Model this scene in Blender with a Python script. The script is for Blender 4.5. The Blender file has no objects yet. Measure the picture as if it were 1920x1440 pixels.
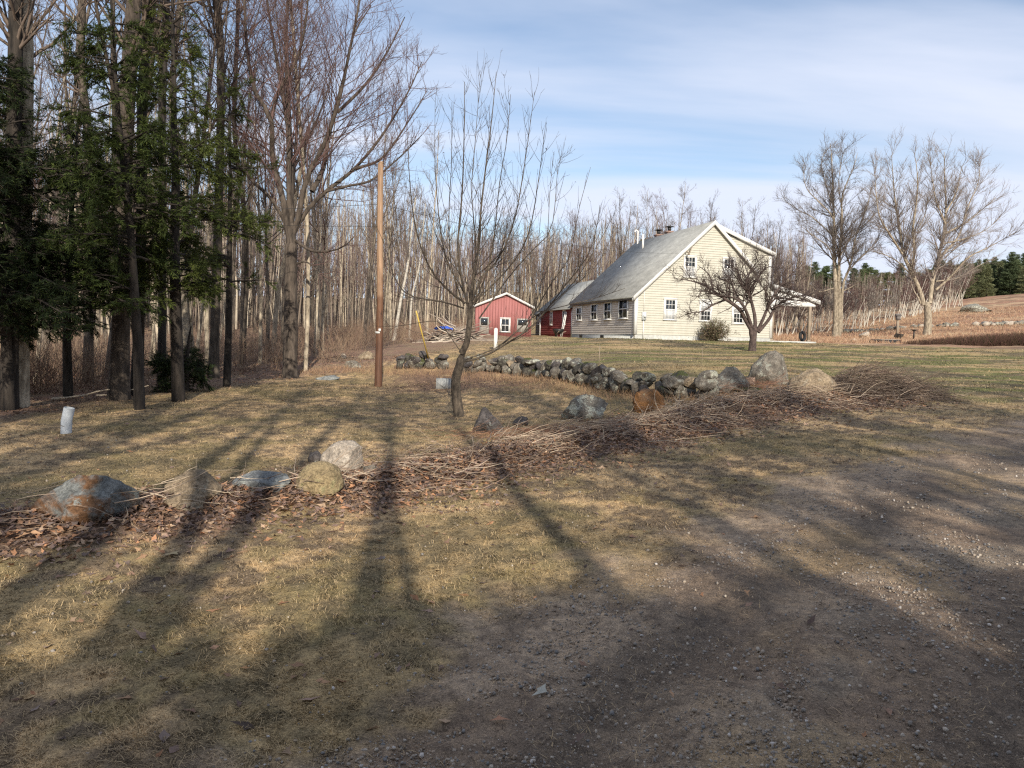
import bpy, math, random
import numpy as np
from mathutils import Vector, Matrix
PI = math.pi
rng = np.random.default_rng(7)
random.seed(7)
scene = bpy.context.scene
COL = scene.collection

# ------------------------------------------------------------------ camera
F = 1380.0
EYE = np.array([0, 0, 1.6])
pit = math.atan(86 / F); rol = 0.025
fw = np.array([0, math.cos(pit), -math.sin(pit)])
u0 = np.array([0, math.sin(pit), math.cos(pit)])
r0 = np.array([1.0, 0, 0])
rt = r0 * math.cos(rol) + u0 * math.sin(rol)
up = u0 * math.cos(rol) - r0 * math.sin(rol)
cd = bpy.data.cameras.new('camera'); cam = bpy.data.objects.new('camera', cd); COL.objects.link(cam)
cd.sensor_width = 36; cd.lens = 36 * F / 1920; cd.clip_start = 0.05; cd.clip_end = 3000
cam.matrix_world = Matrix(((rt[0], up[0], -fw[0], EYE[0]), (rt[1], up[1], -fw[1], EYE[1]), (rt[2], up[2], -fw[2], EYE[2]), (0, 0, 0, 1)))
scene.camera = cam

def ray(px, py):
    return fw + rt * ((px - 960) / F) + up * ((720 - py) / F)
def P(px, py, Y):
    d = ray(px, py); return EYE + d * (Y / d[1])

# ------------------------------------------------------------------ noise
def _h(i, j, k, s):
    n = (i * 374761393 + j * 668265263 + k * 2147483647 + s * 974634777) & 0xffffffff
    n = ((n ^ (n >> 13)) * 1274126177) & 0xffffffff
    n = ((n ^ (n >> 16)) * 2246822519) & 0xffffffff
    return ((n ^ (n >> 15)) & 0xffffff) / float(0xffffff)
def vn2(x, y, s=0):
    x = np.asarray(x, float); y = np.asarray(y, float)
    i = np.floor(x).astype(np.int64); j = np.floor(y).astype(np.int64)
    a = x - i; b = y - j; a = a * a * (3 - 2 * a); b = b * b * (3 - 2 * b)
    z = np.zeros_like(i)
    return (_h(i, j, z, s) * (1 - a) + _h(i + 1, j, z, s) * a) * (1 - b) + (_h(i, j + 1, z, s) * (1 - a) + _h(i + 1, j + 1, z, s) * a) * b
def fb2(x, y, s=0, o=4):
    t = 0; w = 1; tw = 0
    for k in range(o):
        t = t + w * vn2(x * 2 ** k + 13.7 * k, y * 2 ** k - 7.1 * k, s + k); tw += w; w *= .55
    return t / tw
def vn3(x, y, z, s=0):
    i = np.floor(x).astype(np.int64); j = np.floor(y).astype(np.int64); k = np.floor(z).astype(np.int64)
    a = x - i; b = y - j; c = z - k
    a = a * a * (3 - 2 * a); b = b * b * (3 - 2 * b); c = c * c * (3 - 2 * c)
    def pl(kk):
        return (_h(i, j, kk, s) * (1 - a) + _h(i + 1, j, kk, s) * a) * (1 - b) + (_h(i, j + 1, kk, s) * (1 - a) + _h(i + 1, j + 1, kk, s) * a) * b
    return pl(k) * (1 - c) + pl(k + 1) * c
def fb3(v, sc, s=0, o=4):
    t = 0; w = 1; tw = 0
    for q in range(o):
        t = t + w * vn3(v[:, 0] * sc * 2 ** q + 5.3 * q, v[:, 1] * sc * 2 ** q + 9.1 * q, v[:, 2] * sc * 2 ** q, s + q); tw += w; w *= .55
    return t / tw
def sst(a, b, x):
    t = np.clip((x - a) / (b - a), 0, 1); return t * t * (3 - 2 * t)

# ------------------------------------------------------------------ terrain
PROF = [
 (-500, [(0,0),(6,0),(14,0),(25,.05),(45,.5),(90,2.5),(200,8),(500,22)]),
 (0,    [(0,0),(6,0),(14,-.02),(25,.05),(45,.5),(90,2.5),(200,8),(500,22)]),
 (300,  [(0,0),(6,0),(14,-.02),(25,.05),(45,.7),(90,2.8),(200,9),(500,24)]),
 (480,  [(0,0),(15,0),(25,.04),(31,.3),(45,1.0),(90,3),(200,9),(500,25)]),
 (712,  [(0,0),(15,0),(23,0),(27,.15),(31,.55),(40,1.05),(90,2.8),(200,10),(500,26)]),
 (830,  [(0,0),(15,0),(23,.1),(27,.33),(29,.75),(40,1.2),(50,1.5),(90,2.8),(200,10),(500,26)]),
 (960,  [(0,0),(10,.03),(15,.02),(20,.12),(24.5,.3),(27,.8),(32,1.05),(45,1.55),(60,1.74),(75,2.2),(120,6),(300,20),(500,30)]),
 (1187, [(0,0),(8,.1),(13,.12),(19.5,.33),(22,.82),(30,1.15),(40,1.6),(46,1.79),(60,1.87),(80,2.4),(130,7),(300,20),(500,30)]),
 (1410, [(0,0),(6,.1),(11,.2),(16,.45),(18.5,.78),(25,1.0),(33,1.29),(46,1.76),(50,1.82),(60,2.0),(80,2.45),(110,4.2),(170,10),(300,20),(500,30)]),
 (1570, [(0,0),(6,.15),(11,.3),(16,.5),(25,.95),(36,1.4),(48,1.74),(60,1.95),(75,2.5),(100,3.9),(140,7.5),(200,12),(500,25)]),
 (1740, [(0,0),(6,.15),(11,.3),(17,.55),(30,1.15),(48,1.8),(60,2.1),(72,3.0),(85,4.1),(110,6.6),(160,11.5),(300,20),(500,26)]),
 (1920, [(0,0),(6,.12),(11,.3),(17,.57),(30,1.2),(47,1.87),(60,2.4),(85,4.6),(160,14),(300,23),(500,28)]),
 (2600, [(0,0),(6,.12),(11,.3),(17,.57),(30,1.2),(47,1.87),(60,2.4),(85,4.5),(160,13),(300,21),(500,26)]),
]
LR0, LR1, NR = math.log(.3), math.log(900), 700
AZ = np.linspace(-PI, PI, 721); lr = np.linspace(LR0, LR1, NR); RR = np.exp(lr)
_ca = []; _cz = []
for px, pr in PROF:
    az = math.atan((px - 960) / F); c = math.cos(az)
    _ca.append(az); _cz.append(np.interp(RR, [q[0] / c for q in pr], [q[1] for q in pr]))
_ca = np.array(_ca); _cz = np.array(_cz)
GZ = np.zeros((721, NR))
for i, a in enumerate(AZ):
    w = [np.interp(a, _ca, _cz[:, j]) for j in range(0)]
    k = np.searchsorted(_ca, a) - 1
    if k < 0: z = _cz[0]
    elif k >= len(_ca) - 1: z = _cz[-1]
    else:
        t = (a - _ca[k]) / (_ca[k + 1] - _ca[k]); t = t * t * (3 - 2 * t) * .5 + t * .5
        z = _cz[k] * (1 - t) + _cz[k + 1] * t
    GZ[i] = z * (1 - sst(1.1, 2.2, abs(a)))
def _sm(A, n, ax):
    k = np.hanning(n + 2)[1:-1]; k /= k.sum(); p = n // 2
    B = np.concatenate([np.take(A, [0] * p, ax), A, np.take(A, [-1] * p, ax)], ax)
    return np.apply_along_axis(lambda v: np.convolve(v, k, 'valid'), ax, B)
GZ = _sm(_sm(GZ, 7, 1), 5, 0)
berm_px = [(-80, 1025), (0, 1005), (350, 955), (650, 925), (1000, 850), (1300, 785), (1600, 738)]
BERM = None
def T0(x, y):
    r = np.hypot(x, y) + 1e-6; a = np.arctan2(x, y)
    fi = (a + PI) / (2 * PI) * 720; fj = np.clip((np.log(r) - LR0) / (LR1 - LR0) * (NR - 1), 0, NR - 1.001)
    i = np.clip(np.floor(fi).astype(int), 0, 719); j = np.floor(fj).astype(int); s = fi - i; t = fj - j
    return (GZ[i, j] * (1 - s) + GZ[i + 1, j] * s) * (1 - t) + (GZ[i, j + 1] * (1 - s) + GZ[i + 1, j + 1] * s) * t
def dpoly(x, y, pts):
    best = np.full(np.shape(x), 1e9); 
    for (ax, ay), (bx, by) in zip(pts[:-1], pts[1:]):
        dx, dy = bx - ax, by - ay
        t = np.clip(((x - ax) * dx + (y - ay) * dy) / (dx * dx + dy * dy), 0, 1)
        best = np.minimum(best, np.hypot(x - ax - t * dx, y - ay - t * dy))
    return best
def T(x, y, micro=True):
    x = np.asarray(x, float); y = np.asarray(y, float)
    z = T0(x, y); r = np.hypot(x, y)
    if BERM is not None:
        z = z + (.11 + .03 * sst(-2, 4, x)) * np.exp(-(dpoly(x, y, BERM) / (.5 + .15 * sst(-2, 4, x))) ** 2)
    if micro:
        n = (fb2(x * .35, y * .35, 3) - .5) * .35 * sst(12, 60, r) + (fb2(x * 1.1, y * 1.1, 5) - .5) * .07 * sst(1, 5, r)
        z = z + n + (fb2(x * 4, y * 4, 9) - .5) * .035
        z = z + (fb2(x * .05, y * .05, 11) - .5) * 5 * sst(110, 260, r)
    return z
def Ts(x, y): return float(T(np.array([x]), np.array([y]))[0])
def at(px, py, far=400):
    d = ray(px, py); d = d / d[1]
    ys = np.exp(np.linspace(math.log(1.5), math.log(far), 1500))
    pts = EYE + d * ys[:, None]
    below = pts[:, 2] - T(pts[:, 0], pts[:, 1]) < 0
    if not below.any(): q = pts[-1]; return np.array([q[0], q[1], Ts(q[0], q[1])])
    k = int(np.argmax(below)); a, b = ys[max(k - 1, 0)], ys[k]
    for _ in range(25):
        m = (a + b) / 2; p = EYE + d * m
        if p[2] < Ts(p[0], p[1]): b = m
        else: a = m
    p = EYE + d * a; return np.array([p[0], p[1], Ts(p[0], p[1])])
def on(px, Y):
    """ground point on the column of pixel px at depth Y"""
    x = (px - 960) / F * Y
    for _ in range(3):
        z = Ts(x, Y); v = np.array([x, Y, z]) - EYE
        qx = 960 + F * v.dot(rt) / v.dot(fw); x += (px - qx) * Y / F
    return np.array([x, Y, Ts(x, Y)])
BERM = [tuple(at(*q)[:2]) for q in berm_px]
DRIVE = [(-1.6, 1.0), (-.8, 2.6), (.0, 4.0), (1.35, 5.5), (4.0, 8.4), (9.5, 13.5), (22, 21), (60, 38)]
def drive_d(x, y):
    """positive inside the gravel drive"""
    d = dpoly(x, y, DRIVE)
    px_ = np.array([q[0] for q in DRIVE]); py_ = np.array([q[1] for q in DRIVE])
    edge = np.interp(x, px_, py_)
    s = np.where(y < edge, d, -d)
    return np.where(x < -1.6, -np.maximum(d, .01), s)

# ------------------------------------------------------------------ mesh helpers
def mesh_from(name, V, faces, smooth=False, col=None, mats=None, midx=None):
    """faces: list of int arrays (n, k)"""
    me = bpy.data.meshes.new(name)
    V = np.asarray(V, np.float32); me.vertices.add(len(V)); me.vertices.foreach_set('co', V.ravel())
    faces = [np.asarray(f, np.int32) for f in faces if len(f)]
    nl = sum(f.size for f in faces); nf = sum(len(f) for f in faces)
    me.loops.add(nl); me.loops.foreach_set('vertex_index', np.concatenate([f.ravel() for f in faces]))
    me.polygons.add(nf)
    tot = np.concatenate([np.full(len(f), f.shape[1], np.int32) for f in faces])
    st = np.concatenate([[0], np.cumsum(tot)[:-1]]).astype(np.int32)
    me.polygons.foreach_set('loop_start', st)
    if smooth: me.polygons.foreach_set('use_smooth', np.ones(nf, bool))
    if col is not None:
        at_ = me.color_attributes.new('col', 'FLOAT_COLOR', 'POINT')
        c = np.ones((len(V), 4), np.float32); c[:, :3] = col; at_.data.foreach_set('color', c.ravel())
    me.update(calc_edges=True)
    return me
def link(name, me, mat=None, parent=None, loc=None):
    o = bpy.data.objects.new(name, me); COL.objects.link(o)
    if mat is not None and me is not None and len(me.materials) == 0: me.materials.append(mat)
    if parent is not None: o.parent = parent
    if loc is not None: o.location = loc
    return o
def tag(o, label=None, cat=None, group=None, kind=None):
    if label: o['label'] = label
    if cat: o['category'] = cat
    if group: o['group'] = group
    if kind: o['kind'] = kind
    return o
def empty(name, loc, label, cat, group=None, rz=0):
    o = bpy.data.objects.new(name, None); COL.objects.link(o); o.location = loc; o.rotation_euler = (0, 0, rz)
    o.empty_display_size = .2
    return tag(o, label, cat, group)
def dup(root, loc, rz, sc=1.0, label=None, group=None, tilt=(0, 0)):
    r = root.copy(); COL.objects.link(r); r.location = loc; r.rotation_euler = (tilt[0], tilt[1], rz); r.scale = (sc, sc, sc) if np.isscalar(sc) else sc
    if label: r['label'] = label
    if group: r['group'] = group
    for ch in root.children:
        c = ch.copy(); COL.objects.link(c); c.parent = r
    return r

class MB:
    def __init__(s): s.v = []; s.q = []; s.t = []; s.n = 0
    def add(s, V, Q=(), Tt=()):
        V = np.asarray(V, float).reshape(-1, 3); s.v.append(V)
        if len(Q): s.q.append(np.asarray(Q) + s.n)
        if len(Tt): s.t.append(np.asarray(Tt) + s.n)
        s.n += len(V); return s
    def quad(s, a, b, c, d): return s.add([a, b, c, d], [(0, 1, 2, 3)])
    def tri(s, a, b, c): return s.add([a, b, c], (), [(0, 1, 2)])
    def box(s, x0, x1, y0, y1, z0, z1):
        V = [(x0,y0,z0),(x1,y0,z0),(x1,y1,z0),(x0,y1,z0),(x0,y0,z1),(x1,y0,z1),(x1,y1,z1),(x0,y1,z1)]
        return s.add(V, [(0,3,2,1),(4,5,6,7),(0,1,5,4),(1,2,6,5),(2,3,7,6),(3,0,4,7)])
    def hexa(s, A, B):
        """A,B four corners each, joined into a solid"""
        return s.add(list(A) + list(B), [(3,2,1,0),(4,5,6,7),(0,1,5,4),(1,2,6,5),(2,3,7,6),(3,0,4,7)])
    def bar(s, p, q, w, h, upv=(0, 0, 1)):
        p = np.array(p, float); q = np.array(q, float); d = q - p; d /= np.linalg.norm(d)
        u = np.cross(d, upv); u /= np.linalg.norm(u) + 1e-9; v = np.cross(u, d)
        u = u * w / 2; v = v * h / 2
        return s.hexa([p-u-v, p+u-v, p+u+v, p-u+v], [q-u-v, q+u-v, q+u+v, q-u+v])
    def cyl(s, p, q, r, r2=None, n=10, cap=True):
        p = np.array(p, float); q = np.array(q, float); r2 = r if r2 is None else r2
        d = q - p; d /= np.linalg.norm(d); ref = np.array([1.0, 0, 0]) if abs(d[2]) > .7 else np.array([0, 0, 1.0])
        u = np.cross(d, ref); u /= np.linalg.norm(u); v = np.cross(d, u)
        a = np.arange(n) * 2 * PI / n; R = np.cos(a)[:, None] * u + np.sin(a)[:, None] * v
        V = np.concatenate([p + R * r, q + R * r2]); k = np.arange(n); m = (k + 1) % n
        Q = np.stack([k, m, m + n, k + n], 1)
        if cap:
            V = np.concatenate([V, [p, q]]); 
            Tt = np.concatenate([np.stack([m, k, np.full(n, 2 * n)], 1), np.stack([k + n, m + n, np.full(n, 2 * n + 1)], 1)])
            return s.add(V, Q, Tt)
        return s.add(V, Q)
    def torus(s, c, ax, R, r, n=28, m=10):
        ax = np.array(ax, float); ax /= np.linalg.norm(ax); ref = np.array([0, 0, 1.0]) if abs(ax[2]) < .9 else np.array([1.0, 0, 0])
        u = np.cross(ax, ref); u /= np.linalg.norm(u); v = np.cross(ax, u)
        V = []
        for i in range(n):
            a = i * 2 * PI / n; d = u * math.cos(a) + v * math.sin(a)
            for j in range(m):
                b = j * 2 * PI / m; V.append(np.array(c) + d * (R + r * math.cos(b)) + ax * r * 1.1 * math.sin(b))
        Q = [(i*m+j, ((i+1)%n)*m+j, ((i+1)%n)*m+(j+1)%m, i*m+(j+1)%m) for i in range(n) for j in range(m)]
        return s.add(V, Q)
    def mesh(s, name, smooth=False, col=None):
        V = np.concatenate(s.v); fs = []
        if s.q: fs.append(np.concatenate(s.q))
        if s.t: fs.append(np.concatenate(s.t))
        return mesh_from(name, V, fs, smooth, col)
    def build(s, name, mat, parent=None, smooth=False, loc=None):
        return link(name, s.mesh(name, smooth), mat, parent, loc)

def nrm(v): return v / (np.linalg.norm(v, axis=-1, keepdims=True) + 1e-9)
class Tubes:
    def __init__(s): s.V = []; s.Q = []; s.n = 0; s.C = []
    def add(s, Pt, Rd, k, col=None):
        M, n, _ = Pt.shape
        tan = nrm(np.gradient(Pt, axis=1)); ref = np.where(np.abs(tan[..., 2:3]) > .8, np.array([1., 0, 0]), np.array([0, 0, 1.]))
        ref = np.broadcast_to(ref[:, :1], tan.shape)
        u = nrm(np.cross(tan, ref)); v = np.cross(tan, u)
        a = np.arange(k) * 2 * PI / k
        ring = Pt[:, :, None] + Rd[:, :, None, None] * (np.cos(a)[None, None, :, None] * u[:, :, None] + np.sin(a)[None, None, :, None] * v[:, :, None])
        s.V.append(ring.reshape(-1, 3))
        idx = np.arange(M * n * k).reshape(M, n, k) + s.n; nx = np.roll(idx, -1, 2)
        s.Q.append(np.stack([idx[:, :-1], nx[:, :-1], nx[:, 1:], idx[:, 1:]], -1).reshape(-1, 4))
        if col is not None: s.C.append(np.repeat(col, n * k, 0))
        s.n += M * n * k
    def mesh(s, name, smooth=True):
        return mesh_from(name, np.concatenate(s.V), [np.concatenate(s.Q)], smooth, np.concatenate(s.C) if s.C else None)
def walk(p0, d, L, r, n, wob, trop, rg, tip=.25, curve=0):
    M = len(p0); Pt = np.zeros((M, n, 3)); Pt[:, 0] = p0; d = nrm(d); st = (L / (n - 1))[:, None]
    for i in range(1, n):
        d = nrm(d + rg.normal(0, wob, (M, 3)) + np.array([0, 0, trop])); Pt[:, i] = Pt[:, i - 1] + d * st
    t = np.linspace(0, 1, n); return Pt, r[:, None] * (1 - t * (1 - tip))[None]
def spawn(Pt, Rd, cnt, t0, t1, ang, lf, n, wob, trop, rg, rr=.55, rmin=.004, angs=.15, upb=0, tip=.3, lmin=.1):
    M, m, _ = Pt.shape
    seg = np.linalg.norm(np.diff(Pt, axis=1), axis=2).sum(1); pr = seg / seg.sum()
    k = rg.choice(M, cnt, p=pr); t = rg.uniform(t0, t1, cnt); f = t * (m - 1); i = np.minimum(f.astype(int), m - 2); g = (f - i)[:, None]
    p = Pt[k, i] * (1 - g) + Pt[k, i + 1] * g; tan = nrm(Pt[k, i + 1] - Pt[k, i])
    rad = Rd[k, i] * (1 - g[:, 0]) + Rd[k, i + 1] * g[:, 0]
    pe = rg.normal(0, 1, (cnt, 3)); pe[:, 2] += upb; pe = nrm(pe - (pe * tan).sum(1, keepdims=True) * tan)
    a = ang + rg.normal(0, angs, cnt); d = tan * np.cos(a)[:, None] + pe * np.sin(a)[:, None]
    L = np.maximum(seg[k] * lf * (1.15 - .75 * t) * rg.uniform(.6, 1.3, cnt), lmin)
    r = np.maximum(rad * rr, rmin)
    return walk(p, d, L, r, n, wob, trop, rg, tip)
def resamp(pts, rad, n):
    pts = np.array(pts, float)
    if len(pts) > 2:   # Catmull-Rom
        q = np.concatenate([[2 * pts[0] - pts[1]], pts, [2 * pts[-1] - pts[-2]]]); o = []; ro = []
        for i in range(1, len(q) - 2):
            for t in np.linspace(0, 1, 8, endpoint=False):
                a, b, c, d = q[i - 1], q[i], q[i + 1], q[i + 2]
                o.append(.5 * (2 * b + (c - a) * t + (2 * a - 5 * b + 4 * c - d) * t * t + (3 * b - a - 3 * c + d) * t ** 3))
        o.append(pts[-1]); pts = np.array(o)
    s = np.concatenate([[0], np.cumsum(np.linalg.norm(np.diff(pts, axis=0), axis=1))]); s /= s[-1]; t = np.linspace(0, 1, n)
    return np.stack([np.interp(t, s, pts[:, k]) for k in range(3)], 1), rad[0] + (rad[1] - rad[0]) * t ** 1.05

# ------------------------------------------------------------------ materials
def new_mat(name):
    m = bpy.data.materials.new(name); m.use_nodes = True; nt = m.node_tree; b = nt.nodes['Principled BSDF']; return m, nt, b
def nd(nt, t, **k):
    n = nt.nodes.new(t)
    for a, v in k.items():
        if a in n.inputs.keys() if isinstance(a, str) else False: n.inputs[a].default_value = v
        else: setattr(n, a, v)
    return n
def noise(nt, sc, det=5, rough=.6, vec=None, dist=0):
    n = nt.nodes.new('ShaderNodeTexNoise'); n.inputs['Scale'].default_value = sc; n.inputs['Detail'].default_value = det
    n.inputs['Roughness'].default_value = rough; n.inputs['Distortion'].default_value = dist
    if vec is not None: nt.links.new(vec, n.inputs['Vector'])
    return n
def ramp(nt, src, stops):
    r = nt.nodes.new('ShaderNodeValToRGB'); nt.links.new(src, r.inputs[0]); e = r.color_ramp.elements
    while len(e) < len(stops): e.new(.5)
    for x, (p, c) in zip(e, stops):
        x.position = p; x.color = (*c, 1) if len(c) == 3 else c
    return r
def mix(nt, fac, a, b, mode='MIX'):
    m = nt.nodes.new('ShaderNodeMix'); m.data_type = 'RGBA'; m.blend_type = mode
    for sock, v in ((m.inputs[0], fac), (m.inputs[6], a), (m.inputs[7], b)):
        if hasattr(v, 'links') or hasattr(v, 'is_linked'): nt.links.new(v, sock)
        elif isinstance(v, (int, float)): sock.default_value = v
        else: sock.default_value = (*v, 1)
    return m.outputs[2]
def coords(nt, scale=(1, 1, 1), kind='Object', rot=(0, 0, 0)):
    c = nt.nodes.new('ShaderNodeTexCoord'); mp = nt.nodes.new('ShaderNodeMapping'); mp.inputs['Scale'].default_value = scale; mp.inputs['Rotation'].default_value = rot
    nt.links.new(c.outputs[kind], mp.inputs[0]); return mp.outputs[0]
def bump(nt, b, src, strength=.5, dist=.02):
    n = nt.nodes.new('ShaderNodeBump'); n.inputs['Strength'].default_value = strength; n.inputs['Distance'].default_value = dist
    nt.links.new(src, n.inputs['Height']); nt.links.new(n.outputs[0], b.inputs['Normal'])
def simple(name, c1, c2, sc=6, rough=.8, bs=.3, bd=.01, stretch=(1, 1, 1), spec=.3, det=6, lo=.35, hi=.65, rnd=0):
    m, nt, b = new_mat(name); v = coords(nt, stretch); n = noise(nt, sc, det, .65, v)
    r = ramp(nt, n.outputs[0], [(lo, c1), (hi, c2)]); out = r.outputs[0]
    if rnd:
        oi = nt.nodes.new('ShaderNodeObjectInfo'); mr = nt.nodes.new('ShaderNodeMapRange'); nt.links.new(oi.outputs['Random'], mr.inputs[0])
        mr.inputs[3].default_value = 1 - rnd; mr.inputs[4].default_value = 1 + rnd
        out = mix(nt, 1.0, out, mr.outputs[0], 'MULTIPLY')
    nt.links.new(out, b.inputs['Base Color']); b.inputs['Roughness'].default_value = rough
    b.inputs['Specular IOR Level'].default_value = spec
    if bs: bump(nt, b, n.outputs[0], bs, bd)
    return m
def attr_mat(name, rough=.85, transl=0, var=.25, sc=30):
    m, nt, b = new_mat(name); a = nt.nodes.new('ShaderNodeVertexColor'); a.layer_name = 'col'
    n = noise(nt, sc, 4, .6, coords(nt)); r = ramp(nt, n.outputs[0], [(.3, (1 - var,) * 3), (.7, (1 + var,) * 3)])
    c = mix(nt, 1.0, a.outputs[0], r.outputs[0], 'MULTIPLY'); nt.links.new(c, b.inputs['Base Color'])
    b.inputs['Roughness'].default_value = rough; b.inputs['Specular IOR Level'].default_value = .2
    if transl:
        tr = nt.nodes.new('ShaderNodeBsdfTranslucent'); nt.links.new(c, tr.inputs[0]); ms = nt.nodes.new('ShaderNodeMixShader')
        ms.inputs[0].default_value = transl; nt.links.new(b.outputs[0], ms.inputs[1]); nt.links.new(tr.outputs[0], ms.inputs[2])
        nt.links.new(ms.outputs[0], nt.nodes['Material Output'].inputs[0])
    return m
def rock_mat(name, base, dark, lichen=(.36, .38, .33), la=.5, rust=None, moss=0, seed=0):
    m, nt, b = new_mat(name); v = coords(nt)
    n1 = noise(nt, 6.5 + seed * .1, 10, .72, v); c = ramp(nt, n1.outputs[0], [(.32, dark), (.62, base)]).outputs[0]
    if rust:
        n3 = noise(nt, 1.7, 9, .62, coords(nt, (1, 1, 1), rot=(seed, .3, .1)), .9); f = ramp(nt, n3.outputs[0], [(.46, (0,) * 3), (.54, (1,) * 3)])
        rn = noise(nt, 6, 6, .6, v); rc = ramp(nt, rn.outputs[0], [(.35, tuple(q * .45 for q in rust)), (.65, rust)])
        c = mix(nt, f.outputs[0], c, rc.outputs[0])
    n2 = noise(nt, 9, 6, .7, v); n2.inputs['Scale'].default_value = 5.5; f = ramp(nt, n2.outputs[0], [(.60 - la * .12, (0,) * 3), (.65 - la * .11, (1,) * 3)])
    c = mix(nt, f.outputs[0], c, lichen)
    if moss:
        g = nt.nodes.new('ShaderNodeNewGeometry'); sx = nt.nodes.new('ShaderNodeSeparateXYZ'); nt.links.new(g.outputs['Normal'], sx.inputs[0])
        n4 = noise(nt, 5, 5, .6, v); ad = nt.nodes.new('ShaderNodeMath'); ad.operation = 'MULTIPLY'; nt.links.new(sx.outputs[2], ad.inputs[0]); nt.links.new(n4.outputs[0], ad.inputs[1])
        f = ramp(nt, ad.outputs[0], [(.5 - moss * .2, (0,) * 3), (.56 - moss * .2, (1,) * 3)]); c = mix(nt, f.outputs[0], c, (.07, .075, .025))
    sp = noise(nt, 32, 5, .75, v); c = mix(nt, 1.0, c, ramp(nt, sp.outputs[0], [(.36, (.55,) * 3), (.5, (1,) * 3), (.64, (1.4,) * 3)]).outputs[0], 'MULTIPLY')
    nt.links.new(c, b.inputs['Base Color']); b.inputs['Roughness'].default_value = .9; b.inputs['Specular IOR Level'].default_value = .25
    hm = mix(nt, .35, n1.outputs[0], n2.outputs[0]); bump(nt, b, mix(nt, .3, hm, sp.outputs[0]), 1.0, .09)
    return m

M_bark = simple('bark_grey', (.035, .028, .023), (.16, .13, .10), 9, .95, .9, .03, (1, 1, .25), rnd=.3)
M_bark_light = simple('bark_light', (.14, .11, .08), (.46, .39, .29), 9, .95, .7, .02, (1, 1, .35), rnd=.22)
M_bark_dark = simple('bark_dark', (.013, .011, .0095), (.058, .047, .038), 10, .95, 1, .03, (1, 1, .2))  # dark bark tone; hemlock shade on the left trunks is put into it
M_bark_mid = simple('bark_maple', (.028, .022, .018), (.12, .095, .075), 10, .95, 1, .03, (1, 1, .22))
M_twig = simple('twig_brown', (.085, .062, .05), (.17, .13, .10), 3, .9, 0, rnd=.25)
M_twig_red = simple('twig_red', (.085, .05, .045), (.15, .09, .08), 2, .9, 0, rnd=.2)
M_twig_grey = simple('twig_grey', (.12, .10, .09), (.24, .20, .17), 2, .9, 0, rnd=.2)
M_twig_dark = simple('twig_dark', (.045, .035, .03), (.10, .08, .065), 3, .9, 0)
M_apple = simple('apple_bark', (.035, .028, .022), (.14, .11, .08), 16, .9, .8, .01, (1, 1, .5))
M_old_apple = simple('old_apple_bark', (.035, .025, .024), (.11, .08, .07), 12, .95, .8, .01)
M_birch = simple('birch_bark', (.20, .175, .145), (.50, .46, .39), 5, .8, .3, .01, (1, 1, 3), rnd=.15, lo=.3, hi=.5)

# ------------------------------------------------------------------ world, sun
sun_el = math.radians(27); sd = np.array([.17, -1.0]); sd /= np.linalg.norm(sd)
S = np.array([sd[0] * math.cos(sun_el), sd[1] * math.cos(sun_el), math.sin(sun_el)])
w = bpy.data.worlds.new('World'); scene.world = w; w.use_nodes = True; nt = w.node_tree
bg = nt.nodes['Background']; sky = nt.nodes.new('ShaderNodeTexSky'); sky.sky_type = 'NISHITA'; sky.sun_disc = False
sky.sun_elevation = sun_el; sky.sun_rotation = math.atan2(S[0], S[1]); sky.air_density = 1.0; sky.dust_density = .6; sky.ozone_density = 1.6
tc = nt.nodes.new('ShaderNodeTexCoord'); sx = nt.nodes.new('ShaderNodeSeparateXYZ'); nt.links.new(tc.outputs['Generated'], sx.inputs[0])
def mth(op, a, b=None):
    n = nt.nodes.new('ShaderNodeMath'); n.operation = op
    for i, v in enumerate([a, b]):
        if v is None: continue
        if isinstance(v, (int, float)): n.inputs[i].default_value = v
        else: nt.links.new(v, n.inputs[i])
    return n.outputs[0]
zz = mth('MAXIMUM', mth('ADD', sx.outputs[2], .09), .03)
cv = nt.nodes.new('ShaderNodeCombineXYZ'); nt.links.new(mth('DIVIDE', sx.outputs[0], zz), cv.inputs[0]); nt.links.new(mth('DIVIDE', sx.outputs[1], zz), cv.inputs[1])
mp = nt.nodes.new('ShaderNodeMapping'); mp.inputs['Rotation'].default_value = (0, 0, math.radians(-12)); mp.inputs['Scale'].default_value = (.22, .75, 1); mp.inputs['Location'].default_value = (.35, .62, 0)
nt.links.new(cv.outputs[0], mp.inputs[0])
cn = noise(nt, 1.0, 7, .5, mp.outputs[0], .5)
cr = ramp(nt, cn.outputs[0], [(.38, (.14,) * 3), (.47, (.55,) * 3), (.56, (.95,) * 3)])
# a bank of thin cloud low in the sky, as in the photograph
lo = nt.nodes.new('ShaderNodeMapRange'); nt.links.new(sx.outputs[2], lo.inputs[0]); lo.inputs[1].default_value = .0; lo.inputs[2].default_value = .16; lo.inputs[3].default_value = .12; lo.inputs[4].default_value = 0
cf = mth('MINIMUM', mth('ADD', cr.outputs[0], lo.outputs[0]), 1.0)
skym = mix(nt, cf, sky.outputs[0], (5.35, 5.75, 6.8))
nt.links.new(skym, bg.inputs[0]); bg.inputs[1].default_value = .122
sl = bpy.data.lights.new('sun', 'SUN'); sl.energy = 4.9; sl.angle = math.radians(.55); sl.color = (1, .92, .79)
so = bpy.data.objects.new('sun', sl); COL.objects.link(so); so.rotation_euler = Vector(S).to_track_quat('Z', 'Y').to_euler()
so.location = (0, -20, 30)
vs = scene.view_settings; vs.view_transform = 'Standard'; vs.look = 'None'; vs.gamma = 1; vs.exposure = .34
scene.cycles.max_bounces = 5; scene.cycles.diffuse_bounces = 2; scene.cycles.transparent_max_bounces = 8
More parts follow.
